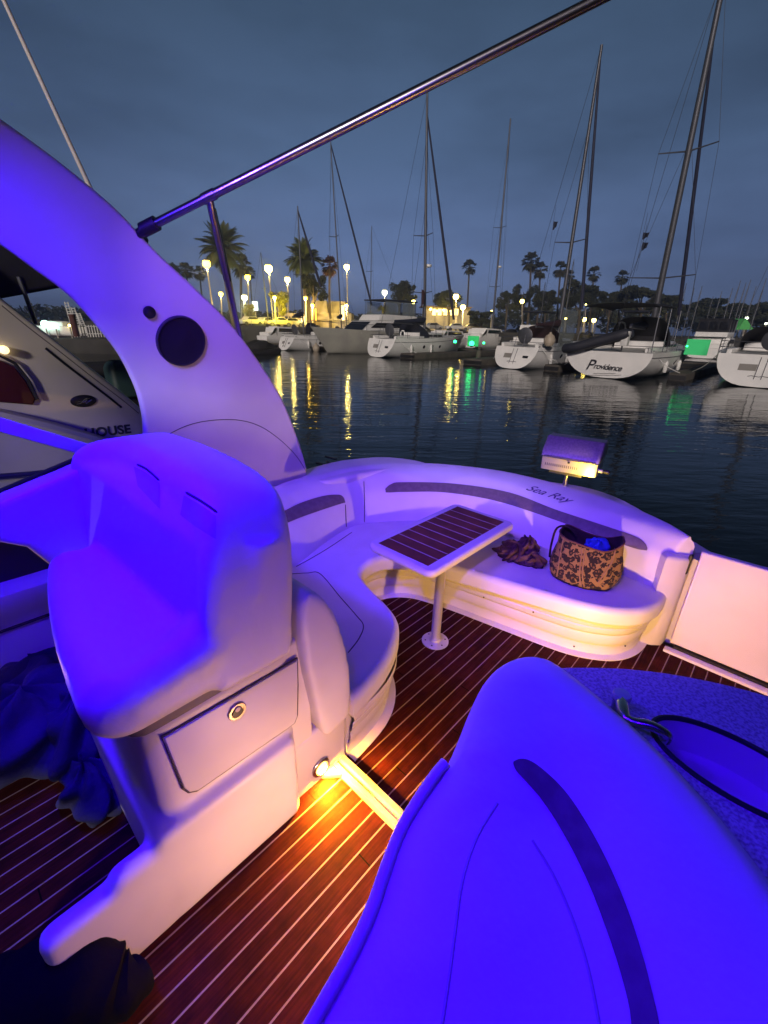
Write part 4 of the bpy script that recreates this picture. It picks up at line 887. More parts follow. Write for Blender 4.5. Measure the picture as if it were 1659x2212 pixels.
date_palm(481, 540, 50, 86, 'large feather palm behind the purple strut, beside the arch', 1, 508)
date_palm(657, 566, 42, 88, 'feather palm with loose fronds beyond the thin mast pair', 2, 666)
fan_palm(520, 572, 25, 104, 'dark fan palm just right of the large feather palm', 3, 524)
fan_palm(712, 574, 20, 92, 'reddish fan palm right of the feather palm and the building', 4, 714, frond3)
for x, y, r, d, lb in ((402, 583, 17, 118, 'fan palm closest to the edge of the violet arch'), (431, 590, 15, 122, 'small fan palm between the arch and the large feather palm'), (540, 590, 13, 128, 'faint fan palm between the first two lamp posts'),
                       (1014, 577, 16, 128, 'lone fan palm between two sailboat masts'), (1147, 565, 20, 122, 'tallest fan palm of the pair above the dark trees'), (1167, 584, 17, 124, 'shorter fan palm of the pair above the dark trees'),
                       (1211, 582, 17, 126, 'fan palm partly behind the raked mast and furled sail'), (1231, 596, 12, 128, 'smallest fan palm beside the raked mast'), (1283, 592, 16, 126, 'fan palm standing alone right of the furled sail'), (1344, 599, 15, 128, 'fan palm farthest to the right above the trees')):
    fan_palm(x, y, r, d, lb, int(x), x - 6 if x > 900 else x + 6)
TREES = [(376, 590, 16, 22, 112, 'dark narrow tree half hidden by the violet arch'), (678, 618, 26, 26, 84, 'dark round tree behind the feather palm and tan roof'), (862, 625, 22, 26, 104, 'tall dark tree with two lobes behind the lit flybridge'),
         (884, 632, 16, 20, 106, 'lower dark tree beside the two lobed tree'), (970, 645, 30, 17, 112, 'wide dark tree over the brightly lit low building'), (1094, 648, 20, 20, 112, 'round dark tree left of the palm pair'),
         (1130, 640, 20, 26, 118, 'dark tree behind the trunks of the palm pair'), (1178, 645, 28, 26, 122, 'thin topped tree between the palm pair and raked mast'), (1252, 637, 40, 30, 112, 'big dark domed tree behind the furled sail'),
         (1316, 648, 28, 18, 120, 'low dark tree beneath the lone right palms'), (1385, 644, 42, 26, 116, 'broad dark tree over the boat with the Providence lettering'), (1440, 655, 32, 24, 122, 'dark tree left of the black flybridge canvas'),
         (1535, 662, 48, 18, 132, 'long low dark tree behind the black flybridge canvas'), (1615, 676, 46, 20, 132, 'dark tree at the right edge behind the bare masts'), (1700, 676, 50, 20, 132, 'dark tree at the far right end of the shore')]
for i, (x, y, rx, ry, d, lb) in enumerate(TREES): tree(x, y, rx, ry, d, lb, 50 + i)
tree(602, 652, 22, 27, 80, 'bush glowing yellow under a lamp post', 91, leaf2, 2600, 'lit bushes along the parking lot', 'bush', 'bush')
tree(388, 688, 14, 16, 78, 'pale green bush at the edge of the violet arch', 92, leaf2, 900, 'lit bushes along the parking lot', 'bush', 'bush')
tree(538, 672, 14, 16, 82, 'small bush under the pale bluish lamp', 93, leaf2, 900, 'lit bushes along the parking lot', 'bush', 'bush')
tree(1040, 684, 30, 12, 90, 'low bush right of the brightly lit low building', 94, leaf, 1200, 'lit bushes along the parking lot', 'bush', 'bush')
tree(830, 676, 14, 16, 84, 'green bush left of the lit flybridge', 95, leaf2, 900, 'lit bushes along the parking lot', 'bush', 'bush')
# far wooded skyline, one mass
r_ = random.Random(5); m = MB()
for i in range(330):
    x = -150 + i * 6.2 + r_.uniform(-6, 6); y = 698 + .026 * (x - 829) * .9 - r_.uniform(2, 13) - (r_.uniform(0, 34) if x > 1075 else 0); d = r_.uniform(150, 190); c = at(x, y + 5, d=d); leaves(m, c, (2.8, 2.8, 2.4), 46, 1.0, r_, .0)
tag(m.build('far_woods', leaf, smooth=False, weld=False), 'long dark wooded skyline beyond the far shore', 'woods', kind='stuff')

def flood(x, y, d, aim, power, col=(1, .74, .12)):  # added fill aimed at bushes and buildings, separate from the lamp globes
    p = at(x, y, d=d); q = at(aim[0], aim[1], d=aim[2]); lamp('shore_light', p - FW * .6, power * .6, col, .4, q - p, 140)
def lamp_post(x, y, d, r, mt, label, xb=None, arm=False):
    p = at(x, y, d=d); b = base(xb or x, d); t = thing('lamp_post', label, 'lamp post', b, 'lamp posts round the lit parking lot')
    top = Vector((p.x, p.y, p.z)); m = MB(); m.tube([b, b.lerp(top, .97)], [.14, .09], 8); m.build('pole', polem, t)
    m = MB(); m.lathe([(.25, 0), (.25, .35), (.16, .42)], b, 10); m.build('pole_base', wall_m, t)
    m = MB(); m.lathe([(0, -r), (r * .5, -r * .86), (r * .86, -r * .5), (r, 0), (r * .86, r * .5), (r * .5, r * .86), (0, r)], top, 14); m.build('globe', mt, t)
    m = MB(); m.lathe([(r * .9, r * .7), (r * .7, r * 1.02), (0, r * 1.12)], top, 12); m.build('cap', polem, t)
LP = [(446, 570, 80, .62, L_SOD, 'orange lamp post left of the purple strut', 464), (535, 599, 92, .5, L_SOD, 'lamp post between the large palm and the bush lamp', 538), (580, 580, 84, .66, L_WRM, 'brightest tall lamp post above the yellow bush', 591),
      (621, 604, 90, .5, L_WRM, 'shorter lamp post right of the yellow bush', 623), (749, 577, 92, .52, L_WRM, 'lamp post right of the reddish palm', 752), (528, 643, 88, .55, L_CYN, 'low pale bluish lamp beside the parked cars', 529),
      (477, 635, 80, .35, L_SOD, 'low lamp post just right of the strut foot', 480), (593, 643, 78, .28, L_WRM, 'short lamp in front of the yellow bush', 596), (660, 644, 84, .30, L_SOD, 'short lamp in front of the feather palm trunk', 661),
      (831, 632, 106, .62, L_CYN, 'pale lamp above the lit flybridge', 831), (893, 652, 100, .40, L_WRM, 'lamp post under the red burgee', 894), (985, 641, 108, .62, L_WRM, 'bright lamp over the wide dark tree', 986), (1000, 664, 104, .55, L_WRM, 'low warm lamp right of the lit low building', 1000),
      (1128, 651, 108, .45, L_WRM, 'lamp post below the palm pair', 1130), (675, 660, 83, .30, L_SOD, 'small wall lamp glowing on the tan building', 675), (748, 660, 84, .30, L_WRM, 'small lamp at the right end of the tan roof', 748)]
for a in LP:
    lamp_post(*a)
    if a[3] >= .5 or a[2] < 86: lamp("shore_light", at(a[0], a[1], d=a[2]) - Vector((0, 0, a[3] * 1.05)), 650 * (a[3] / .5), (1, .72, .22), .5, (0, 0, -1), 175)
flood(593, 662, 75, (602, 655, 80), 2600, (1, .80, .05)); flood(660, 668, 82, (690, 668, 92), 1500, (1, .62, .14)); flood(748, 672, 84, (728, 664, 92), 1300, (1, .70, .22)); flood(528, 668, 84, (538, 674, 82), 500, (.9, 1, .6)); flood(1000, 672, 102, (964, 670, 116), 1800, (1, .75, .25)); flood(835, 672, 80, (830, 676, 84), 300)
for x, y, d, r, mt, lb in ((1400, 695, 100, .3, L_WRM, 'tiny lamp between the bimini frame and the black canvas'), (1412, 699, 100, .3, L_WRM, 'tiny lamp beside the canvas of the motor yacht'), (1613, 687, 90, .28, L_CYN, 'greenish lamp above the green tent'), (1655, 699, 90, .22, L_CYN, 'small lamp at the extreme right edge'),
                           (1590, 701, 88, .22, L_CYN, 'lower lamp of the row by the green tent'), (1600, 694, 88, .2, L_CYN, 'upper lamp of the row by the green tent'), (1266, 657, 112, .2, L_WRM, 'faint lamp inside the big domed tree'), (1062, 672, 104, .2, L_WRM, 'faint lamp right of the low building'),
                           (1222, 688, 70, .16, L_WRM, 'lamp shining through the bimini frame, left one'), (1262, 690, 70, .3, L_WRM, 'lamp shining through the bimini frame, middle one'), (1283, 692, 70, .3, L_WRM, 'lamp shining through the bimini frame, right one')):
    lamp_post(x, y, d, r, mt, lb)

# buildings
def wallbox(mb, c, hw, dp, z0, z1): mb.obox(Vector((c.x, c.y, (z0 + z1) / 2)) + FW * dp, RT * hw, FW * dp, (0, 0, (z1 - z0) / 2))
bl = thing('shore_building', 'tan shore building with tall tent like roofs behind the blue sail covers', 'building', base(680, 92))
c = base(650, 92); m = MB(); wallbox(m, c, 4.4, 3, LZ, at(650, 677, d=92).z); wallbox(m, base(722, 92), 3.4, 3, LZ, at(722, 676, d=92).z); wb_ = m.build('wall', stucco, bl, bevel=.05)
for (xa, xb_, xt, yb, yt) in ((664, 712, 690, 690, 649), (706, 752, 733, 692, 651)):
    pa, pb, pt = at(xa, yb, d=91.5), at(xb_, yb, d=91.5), at(xt, yt, d=95); m = MB()
    tl, tr_ = pt - RT * 1.6, pt + RT * 1.3; bk = FW * 7
    m.add([pa, pb, tr_, tl, pa + bk, pb + bk, tr_ + bk * .3, tl + bk * .3], [(0, 1, 2, 3), (1, 5, 6, 2), (5, 4, 7, 6), (4, 0, 3, 7), (3, 2, 6, 7), (0, 4, 5, 1)]); m.build('roof', stucco, bl, smooth=False)
for x in (622, 636, 656):
    p = at(x, 690, d=91.8); m = MB(); m.obox(p, RT * .5, FW * .06, (0, 0, .55)); m.build('window', L_WIN if x == 656 else glass_dark, bl)
p = at(739, 676, d=91.4); m = MB(); m.obox(p, RT * .45, FW * .06, (0, 0, 1.3)); m.build('lit_panel', L_WIN, bl)
p = at(678, 680, d=91.2); m = MB(); m.obox(p, RT * .5, FW * .06, (0, 0, 1.1)); m.build('doorway', mat('orange_doorway', (1, .5, .1), .5, emit=(1, .45, .05), es=2.5), bl)
b2 = thing('low_building', 'low cream building flooded with light under the wide dark tree', 'building', base(962, 116))
m = MB(); wallbox(m, base(964, 116), 5.6, 3, LZ, at(964, 664, d=116).z); m.build('wall', stucco, b2, bevel=.05)
m = MB(); p = at(964, 663, d=115.4); m.obox(p + FW * 3, RT * 6.1, FW * 3.8, (0, 0, .12)); m.build('roof', roofm, b2, bevel=.03)
for x in (938, 950, 962, 974, 986):
    p = at(x, 674, d=115.8); m = MB(); m.obox(p, RT * .45, FW * .08, (0, 0, .7)); m.build('window', L_WIN, b2)
for x, y, r in ((930, 668, .3), (944, 672, .25), (958, 670, .28), (972, 672, .25)):
    p = at(x, y, d=114.6); m = MB(); m.lathe([(0, -r), (r * .8, -r * .5), (r, 0), (r * .8, r * .5), (0, r)], p, 12); m.build('wall_lamp', L_WRM, b2)
bs = thing('info_board', 'small pale blue board glowing beside the low bluish lamp', 'board', base(550, 86)); p = at(551, 661, d=86)
m = MB(); m.obox(p, RT * .5, FW * .05, (0, 0, .75)); m.build('panel', mat('board_glow', (.6, .8, .9), .5, emit=(.5, .8, 1), es=1.2), bs); m = MB(); m.tube([p, Vector((p.x, p.y, LZ))], .06, 6); m.build('post', polem, bs)

# cars in the lot
def car_proto(mt, label):
    t = thing('parked_car', label, 'car', (0, 0, 0), 'cars parked on the lit lot')
    prof_ = [(-2.15, .35), (-2.2, .7), (-2.05, .95), (-1.2, 1.02), (-.75, 1.45), (.6, 1.5), (1.25, 1.05), (2.05, .95), (2.2, .65), (2.15, .35)]
    m = MB(); m.slab(prof_, -.85, .85, .12, .12, 3, fn=lambda x, y, z: (x, z, y)); m.build('body', mt, t)
    m = MB(); m.slab([(-1.05, 1.06), (-.68, 1.39), (.55, 1.43), (1.05, 1.07)], -.872, .872, .01, .01, 2, fn=lambda x, y, z: (x, z, y)); m.build('side_window', glass_dark, t)
    for x in (-1.35, 1.35):
        for s in (-1, 1):
            m = MB(); m.lathe([(.33, -.1), (.36, -.06), (.36, .06), (.33, .1)], (x, .78 * s, .36), 16, (0, 1, 0)); wl = m.build('wheel', dark, t); m = MB(); m.lathe([(.20, -.112), (.20, .112)], (x, .78 * s, .36), 12, (0, 1, 0)); m.build('rim', alu, wl)
    for s in (-.6, .6): m = MB(); m.box(2.13, 2.2, s - .16, s + .16, .66, .78); m.build('headlight', steel, t)
    return t
yaw = math.atan2(RT.y, RT.x)
protos = [car_proto(c, l) for c, l in zip(carp, ('white car nearest the foot of the large palm', 'silver car between the palm and the yellow bush', 'sand coloured car under the yellow bush'))]
for t, (x, d, a) in zip(protos, ((541, 79, .9), (573, 82, 1.1), (606, 80, .25))):
    b = base(x, d); t.location = b; t.rotation_euler = (0, 0, yaw + a)
for src, x, d, a, lb in ((0, 905, 96, .2, 'white car just right of the lit flybridge'), (1, 935, 97, .3, 'silver car below the lit low building'), (0, 985, 96, .15, 'white car below the bright lamp over the wide tree'), (2, 1020, 96, 0, 'sand coloured car behind the green lit boat'), (1, 632, 84, .3, 'silver car in front of the stucco wall')):
    b = base(x, d); dup(protos[src], b, yaw + a, 1, lb)

# ================================================================ BOATS ACROSS THE WATER
def hull(mb, s0, t0, Ln, B, H, dr=1, scoop=.7, rake=.9, z0=WZ, aft=.80, nst=14, nsec=9, full=.75):
    rows, sheer = [], []
    for i in range(nst + 1):
        u = i / nst; wd = B / 2 * ((aft + (1 - aft) * math.sin(min(u / .45, 1) * math.pi / 2)) if u < .45 else max(.015, 1 - ((u - .45) / .55) ** 2.3))
        zs = H * (1 + .24 * u ** 1.6); zb = .03 - .35 * math.sin(math.pi * min(1, u * 1.05)) ; row = []
        for sg in (-1, 1):
            rr_ = range(nsec + 1) if sg == -1 else range(1, nsec + 1)
            for k in rr_:
                a = (1 - k / nsec) if sg == -1 else k / nsec; ph = a * math.pi / 2
                y = wd * math.sin(ph) ** full; z = zb + (zs - zb) * (1 - math.cos(ph)) ** .95
                x = u * Ln + scoop * max(0, z / H) * (1 - u) ** 5 + rake * (z / H) * u ** 6
                row.append((s0 + dr * x, t0 + sg * y, z0 + z))
        rows.append(row); sheer.append((row[0], row[-1]))
    mb.loft(rows); mb.add(rows[0], [tuple(range(len(rows[0])))]); return rows, sheer
def deck(mb, sheer, dz=-.03, camber=.06):
    rows = []
    for a, b in sheer:
        a, b = Vector(a), Vector(b); rows.append([a + Vector((0, 0, dz)), a.lerp(b, .25) + Vector((0, 0, dz + camber * .75)), a.lerp(b, .5) + Vector((0, 0, dz + camber)), a.lerp(b, .75) + Vector((0, 0, dz + camber * .75)), b + Vector((0, 0, dz))])
    mb.loft(rows)
def arch_shell(mb, s0, s1, t0, w_, z0, h0, h1, n=14, thick=.04):
    rows = []
    for s_, h, k in ((s0, h0, 1), ((s0 + s1) / 2, (h0 + h1) / 2 + .12, 1), (s1, h1, .95)):
        rows.append([(s_, t0 + w_ * k * math.copysign(abs(math.cos(a)) ** .55, math.cos(a)), z0 + h * math.sin(a) ** .55) for a in [math.pi * i / n for i in range(n + 1)]])
    mb.loft(rows)
    mb.add(rows[-1], [tuple(range(n + 1))])
    return rows
def sailboat(label, s0, t0, Ln, B, H, mast, bow=None, dcol=canvas, bim=False, cover=canvas, spr=(), radar=None, stern='scoop', flags=(), detail=True, rmast=.125, bh=1.25, dh=1.35, mizzen=None, hullmat=white):
    t = thing('sailboat', label, 'sailboat', (s0, t0, WZ), 'sailboats moored stern on across the water'); zd = WZ + H
    m = MB(); rows, sh_ = hull(m, s0, t0, Ln, B, H, scoop=.75 if stern == 'scoop' else -.25, aft=.82 if stern == 'scoop' else .9, full=.62 if stern == 'scoop' else .7); hb_ = m.bvh(); hl = m.build('hull', hullmat, t, sharp=50)
    m = MB(); deck(m, sh_); m.build('deck', offw, t)
    for j in (1, -2): m = MB(); m.tube([Vector(r[j]) + Vector((0, -.015 if j == 1 else .015, 0)) for r in rows[:-1]], .018, 4); m.build('cove_stripe', canvas, hl)
    for k in range(3):
        p_, n_, i_, d_ = hb_.ray_cast(Vector((s0 + Ln * (.36 + .10 * k), t0 - 9, zd - H * .42)), Vector((0, 1, 0)))
        if p_: m = MB(); m.lathe([(.15, -.01), (.15, .012), (.11, .02), (0, .02)], p_, 16, n_ if n_.y < 0 else -n_); m.build('portlight', smoke, hl)
    for k in range(2):
        p_, n_, i_, d_ = hb_.ray_cast(Vector((s0 + Ln * (.22 + .22 * k), t0 - 9, zd - H * .55)), Vector((0, 1, 0)))
        if p_:
            p_ = p_ - Vector((0, .13, 0)); m = MB(); m.lathe([(0, -.36), (.09, -.32), (.12, -.2), (.12, .2), (.09, .32), (.03, .36), (.02, .42)], p_, 12); m.tube([p_ + Vector((0, 0, .4)), p_ + Vector((0, .05, H * .62))], .012, 4); m.build('hull_fender', offw, t)
    ca, cb_, wc = s0 + Ln * .40, s0 + Ln * .74, B * .29
    m = MB(); m.slab([(ca, -wc), (cb_ - 1, -wc * .9), (cb_, -wc * .45), (cb_, wc * .45), (cb_ - 1, wc * .9), (ca, wc)], zd + .02, zd + .55, .12, .01, 4, fn=lambda x, y, z: (x, t0 + y, z)); cbn = m.build('cabin', white, t)
    for i in range(4):
        for sg in (-1, 1):
            x = ca + .6 + i * (cb_ - ca - 1.8) / 3.2; m = MB(); m.obox((x, t0 + sg * (wc * .965 - .02 * i), zd + .29), (.32, 0, 0), (0, .05, 0), (0, 0, .09)); m.build('window', smoke, cbn, bevel=.03)
    m = MB()
    for sg in (-1, 1):
        m = MB(); m.box(s0 + 1.0, ca, t0 + sg * B * .33 - .12, t0 + sg * B * .33 + .12, zd - .02, zd + .26); m.build('cockpit_coaming', white, t, bevel=.05)
    m = MB(); arch_shell(m, ca - .55, ca + 1.0, t0, B * .33, zd + .1, dh, dh * .4); m.build('dodger', dcol, t)
    # stern rail, lifelines and stanchions
    m = MB()
    for h in (.32, .62):
        m.tube(curve([(s0 + 2.6, t0 - B * .42, zd + h), (s0 + .9, t0 - B * .41, zd + h), (s0 + .75, t0 - B * .15, zd + h), (s0 + .75, t0 + B * .15, zd + h), (s0 + .9, t0 + B * .41, zd + h), (s0 + 2.6, t0 + B * .42, zd + h)], 4), .018, 5)
    m.build('stern_rail', alu, t)
    m = MB()
    for sg in (-1, 1):
        side = [Vector(p[0] if sg < 0 else p[1]) for p in sh_]
        for h in (.33, .65): m.tube([p + Vector((0, 0, h)) for p in side[2:-1]], .012, 4)
        for p in side[2:-1:2]: m.tube([p, p + Vector((0, 0, .66))], .016, 5)
    m.build('lifeline', alu, t)
    if detail:
        m = MB(); a = Vector((s0 + .35, t0 + .1, zd + .75)); m.lathe([(.52, -.02), (.55, 0), (.52, .02)], (s0 + 1.7, t0, zd + .72), 24, (1, 0, .15)); m.tube([(s0 + 1.75, t0, zd), (s0 + 1.72, t0, zd + .75)], .06, 8); m.build('wheel', alu, t)
        # boarding ladder, scoop locker lids and vents on the transom
        trb = hb_
        def tp(y, z):
            p, n, i, dd = trb.ray_cast(Vector((s0 - 3, t0 + y, WZ + z)), Vector((1, 0, 0))); return p + Vector((-.015, 0, 0)) if p else None
        for y0, y1, z0_, z1, mt_ in ((-B * .27, -B * .17, H * .52, H * .62, smoke), (B * .05, B * .20, H * .50, H * .70, mat('locker_lid', (.22, .21, .19), .5))) if stern == 'scoop' else ():
            p = [tp(y0, z0_), tp(y1, z0_), tp(y1, z1), tp(y0, z1)]
            if all(p): m = MB(); m.add(p + [q + Vector((.05, 0, 0)) for q in p], [(0, 1, 2, 3), (0, 4, 5, 1), (1, 5, 6, 2), (2, 6, 7, 3), (3, 7, 4, 0)]); m.build('locker', mt_, hl, smooth=False)
        for y0 in (-.18, .12) if stern == 'scoop' else ():
            p = [tp(y0 + B * .02, H * f) for f in (.25, .45, .7, .92)]
            if all(p): m = MB(); m.tube(p, .022, 6); m.build('ladder', steel, hl)
        if stern == 'scoop':
            p = [tp(B * (-.08 + .03 * i), H * (.33 + .012 * ((i * 7) % 3))) for i in range(7)]
            if all(p): m = MB(); m.tube(p, .016, 5); m.build('name_script', inkm, hl)
    for sg in (-1, 1):
        c_ = Vector((s0 + .95, t0 + sg * B * .40, zd + .05)); m = MB(); m.tube([c_ + Vector((-.12, 0, .05)), c_ + Vector((.12, 0, .05))], .025, 6); m.build('cleat', steel, t)
        e_ = Vector((s0 + 2.4, t0 + sg * (B * .5 + .75), WZ + .45)); m = MB(); m.tube(curve([c_, c_.lerp(e_, .5) - Vector((0, 0, .18)), e_], 5), .022, 5); m.build('dock_line', offw, t)
    if mast:
        if isinstance(mast[0], tuple): (bx, by), (tx, ty) = mast; mb_, mt_ = at(bx, by, t=t0), at(tx, ty, t=t0)
        else: mb_, mt_ = Vector((s0 + mast[0], t0, zd)), Vector((s0 + mast[0] - .4, t0, zd + mast[1]))
        dv = (mt_ - mb_).normalized(); foot = mb_ + dv * ((zd - mb_.z) / dv.z)
        m = MB(); m.tube([foot, foot.lerp(mt_, .5), mt_], [rmast * 1.15, rmast, rmast * .7], 10); ms = m.build('mast', alu, t)
        for f, w_ in spr:
            p = foot.lerp(mt_, f); m = MB(); m.tube([p + Vector((-.35, -w_, .08)), p, p + Vector((-.35, w_, .08))], [.03, .045, .03], 6); m.build('spreader', alu, ms)
        if radar:
            p = foot.lerp(mt_, radar); m = MB(); m.lathe([(.05, -.14), (.28, -.10), (.30, 0), (.25, .10), (0, .14)], p + Vector((.45, -.05, 0)), 16); m.obox(p + Vector((.22, 0, -.15)), (.25, 0, 0), (0, .05, 0), (0, 0, .02)); m.build('radar_dome', white, ms)
        m = MB(); lines = []
        for f, w_ in (spr or ((.6, .9),)):
            p = foot.lerp(mt_, f)
            for sg in (-1, 1):
                ch = Vector((foot.x - .2, t0 + sg * B * .42, zd)); lines += [(ch, p + Vector((-.35, sg * w_, .08))), (p + Vector((-.35, sg * w_, .08)), foot.lerp(mt_, min(1, f + .38)))]
        lines.append((mt_, Vector((s0 + .3, t0, zd + .1))))
        for a, b in lines: m.tube([a, b], .012, 4)
        m.build('rigging', rope, ms)
        if bow:
            bp_ = at(bow[0], bow[1], t=t0); bp_.z = max(bp_.z, zd)
            m = MB(); top = foot.lerp(mt_, bow[2] if len(bow) > 2 else .97); m.tube([bp_, bp_.lerp(top, .15), bp_.lerp(top, .6), top], [.12, .14, .11, .06], 8); m.build('furled_jib', darkspar, ms)
        # boom under its sail cover
        b0_ = foot + Vector((0, 0, bh)); b1_ = Vector((max(s0 + 1.6, foot.x - Ln * .36), t0, b0_.z + .1))
        m = MB(); m.tube([b0_, b1_], .07, 8); m.build('boom', alu, ms)
        m = MB(); m.tube([b0_ + Vector((-.05, 0, .55)), b0_.lerp(b1_, .12) + Vector((0, 0, .34)), b0_.lerp(b1_, .5) + Vector((0, 0, .2)), b1_ + Vector((.1, 0, .12))], [.16, .26, .2, .1], 10); m.build('sail_cover', cover, ms)
    if bim:
        m = MB(); x0_, x1_ = s0 + .3, ca - .3; hz = zd + 2.35
        m.loft([[(x, t0 + B * .38 * f, hz + .22 * math.sqrt(max(0, 1 - f * f)) + .1 * math.sin(math.pi * (x - x0_) / (x1_ - x0_))) for f in (-1, -.9, -.6, -.2, .2, .6, .9, 1)] for x in (x0_, x0_ + (x1_ - x0_) * .33, x0_ + (x1_ - x0_) * .66, x1_)]); bmm = m.build('bimini', dcol, t)
        for sg in (-1, 1):
            for x in (x0_ + .1, (x0_ + x1_) / 2, x1_ - .1): m = MB(); m.tube([(x, t0 + sg * B * .40, zd), (x + .12, t0 + sg * B * .38, hz)], .03, 6); m.build('bimini_pole', alu, bmm)
    return t, hb_, foot if mast else None

p = at(812, 772, z=WZ); A_ = sailboat('white sailboat with dark blue dodger and a radar dome on its mast', p.x, p.y, 12.5, 3.9, 1.55, ((917, 690), (923, 200)), (980, 690, .93), bim=False, spr=((.47, 1.1), (.22, 1.1)), radar=.345)
p = at(1100, 797, z=WZ); B_ = sailboat('white sailboat with maroon dodger moored beside the lettered boat', p.x, p.y, 11.5, 3.9, 1.45, ((1210, 690), (1300, 97)), (1256, 668, .98), dcol=maroon, spr=((.40, 1.15),), cover=maroon)
p = at(1303, 817, z=WZ); C_ = sailboat('broad white sailboat lettered Providence with a dinghy hung at its stern', p.x, p.y, 14.5, 5.25, 1.50, ((1412, 690), (1580, -120)), (1466, 680, .86), dcol=blackc, bim=True, spr=((.235, 1.9), (.58, 1.5)), stern='flat', detail=False, rmast=.18, dh=1.9)
p = at(1632, 838, z=WZ); E_ = sailboat('rounded white sailboat stern with ladder at the right edge', p.x, p.y, 12.5, 5.2, 1.62, (5.2, 17), None, dcol=blackc, spr=((.45, 1.2),))
p = at(610, 757, z=WZ); S1 = sailboat('small sailboat with a pale rounded stern near the violet arch', p.x, p.y, 11, 2.9, 1.3, ((655, 700), (643, 445)), (693, 620, .97), spr=((.5, .8),), rmast=.08, bh=1.9)
p = at(668, 750, z=WZ); S2 = sailboat('sailboat with a tall pale mast and dark blue sail cover beside the cruiser bow', p.x + 3, p.y, 11, 3.2, 1.25, ((737, 695), (714, 303)), (803, 660, .985), spr=((.55, .9),), rmast=.08, bh=2.1)
p = at(760, 740, z=WZ); S3 = sailboat('far sailboat whose thin mast shows behind the dark slanting stay', p.x + 16, p.y, 11, 3.2, 1.25, ((800, 690), (803, 488)), None, spr=((.6, .8),), rmast=.07, detail=False)
p = at(1030, 752, z=WZ); F_ = sailboat('sailboat with a grey radar mast beyond the green lights', p.x + 6, p.y, 11, 3.3, 1.3, ((1065, 690), (1103, 256)), None, spr=((.55, 1.0), (.27, .9)), radar=.37, dcol=mat('grey_canvas', (.07, .07, .075), .85), detail=False)
# lettering on the broad transom
tC, hC = C_[0], C_[1]
c0, cx = hit(hC, 1306, 792, .03), hit(hC, 1340, 794, .03)
if c0:
    upC = hit(hC, 1306, 780, 0) - hit(hC, 1306, 800, 0); fC = Vector((-.05, 0, 0))
    text('P', hit(hC, 1275, 788, .05) + fC, (0, -1, -.03), upC, .86, inkm, tC, 'lettering', .35, .002, .01)
    text('rovidence', hit(hC, 1313, 793, .03) + fC, (0, -1, -.03), upC, .46, inkm, tC, 'lettering', .30, .002, .01, .86)
    m = MB()
    for j, (w_, dz) in enumerate(((.55, -.34), (.85, -.45))):
        q = [hit(hC, 1306 + k * 4 * (1 + j * .5), 806 + j * 4 + ((k * 5) % 3) * .4, .02) for k in range(-6, 7)]
        q = [v for v in q if v]
        if len(q) > 3: m.tube(q, .014, 4)
    m.build('small_script', inkm, tC)
# dinghy on davits behind it
sC, tC0 = tC.location.x, tC.location.y
dv_ = thing('davit_dinghy', 'dark inflatable dinghy hung slanting from davits above the Providence lettering', 'dinghy', (sC - .3, tC0, WZ + 2))
c = at(1292, 738, s=sC - .45); sl = (at(1352, 722, s=sC - .45) - at(1240, 752, s=sC - .45)).normalized(); nx = Vector((1, 0, 0)); nz = nx.cross(sl); nz = nz if nz.z > 0 else -nz
m = MB()
for o_ in (-.45, .45): m.tube(curve([c - sl * 1.9 + nx * o_ * .2 + nz * .12, c - sl * 1.2 + nx * o_, c + nx * o_, c + sl * 1.7 + nx * o_], 5), [.16] + [.27] * 14 + [.20], 12)
m.build('tube', mat('dinghy_rubber', (.022, .024, .034), .6), dv_)
m = MB(); m.obox(c - nz * .18, sl * 1.6, nx * .45, nz * .08); m.build('dinghy_hull', blackc, dv_, bevel=.05)
m = MB(); q = c + sl * 1.55; m.obox(q + Vector((-.2, 0, -.25)), (.22, 0, 0), (0, .18, 0), (0, 0, .38)); m.build('outboard', offw, dv_, bevel=.06)
for k in (-.8, 1.0):
    q = c + sl * k; dav = thing('davit', 'left steel davit holding the slung dinghy' if k > 0 else 'right steel davit holding the slung dinghy', 'davit', q, 'steel davits over the broad stern')
    m = MB(); m.tube(curve([(sC + .9, q.y, WZ + 1.5), (sC + .7, q.y, q.z + .5), (sC - .1, q.y, q.z + .75), (sC - .45, q.y, q.z + .7)], 4), .045, 8); m.build('arm', alu, dav); m = MB(); m.tube([(sC - .45, q.y, q.z + .7), (sC - .45, q.y, q.z + .1)], .012, 4); m.build('fall_line', rope, dav)
# clear side curtain with hanging things on the port end of the bimini
m = MB(); a = at(1218, 668, s=sC + 1.2); b = at(1256, 760, s=sC + 1.2); m.box(sC + 1.2, sC + 3.6, a.y - .02, a.y + .02, b.z, a.z); m.build('side_curtain', clearvinyl, tC)
# flags flown below the spreaders
def burgee(x, y, t0, w_, h_, mt, label):
    p = at(x, y, t=t0); t = thing('flag', label, 'flag', p, 'small flags on the rigging'); m = MB(); rows = []
    for i in range(5):
        u = i / 4; rows.append([p + Vector((.10 * math.sin(u * 5), -w_ * u, -h_ * (.15 * u))), p + Vector((.10 * math.sin(u * 5 + .6), -w_ * u * .8, -h_ * (1 - .25 * u)))])
    m.loft(rows); m.build('flag_cloth', mt, t, weld=False); m = MB(); m.tube([p + Vector((0, 0, .9)), p - Vector((0, 0, h_ + 1))], .008, 4); m.build('halyard', rope, t)
burgee(1390, 502, tC0, .34, .34, canvas, 'upper small flag under the large spreaders')
burgee(1389, 523, tC0, .32, .42, canvas, 'lower small flag under the large spreaders')
burgee(1196, 478, B_[0].location.y, .34, .5, canvas, 'small dark flag under the left end of the raked mast spreader')
burgee(911, 625, A_[0].location.y, .5, 1.6, maroon, 'dark red burgee hanging beside the radar mast')

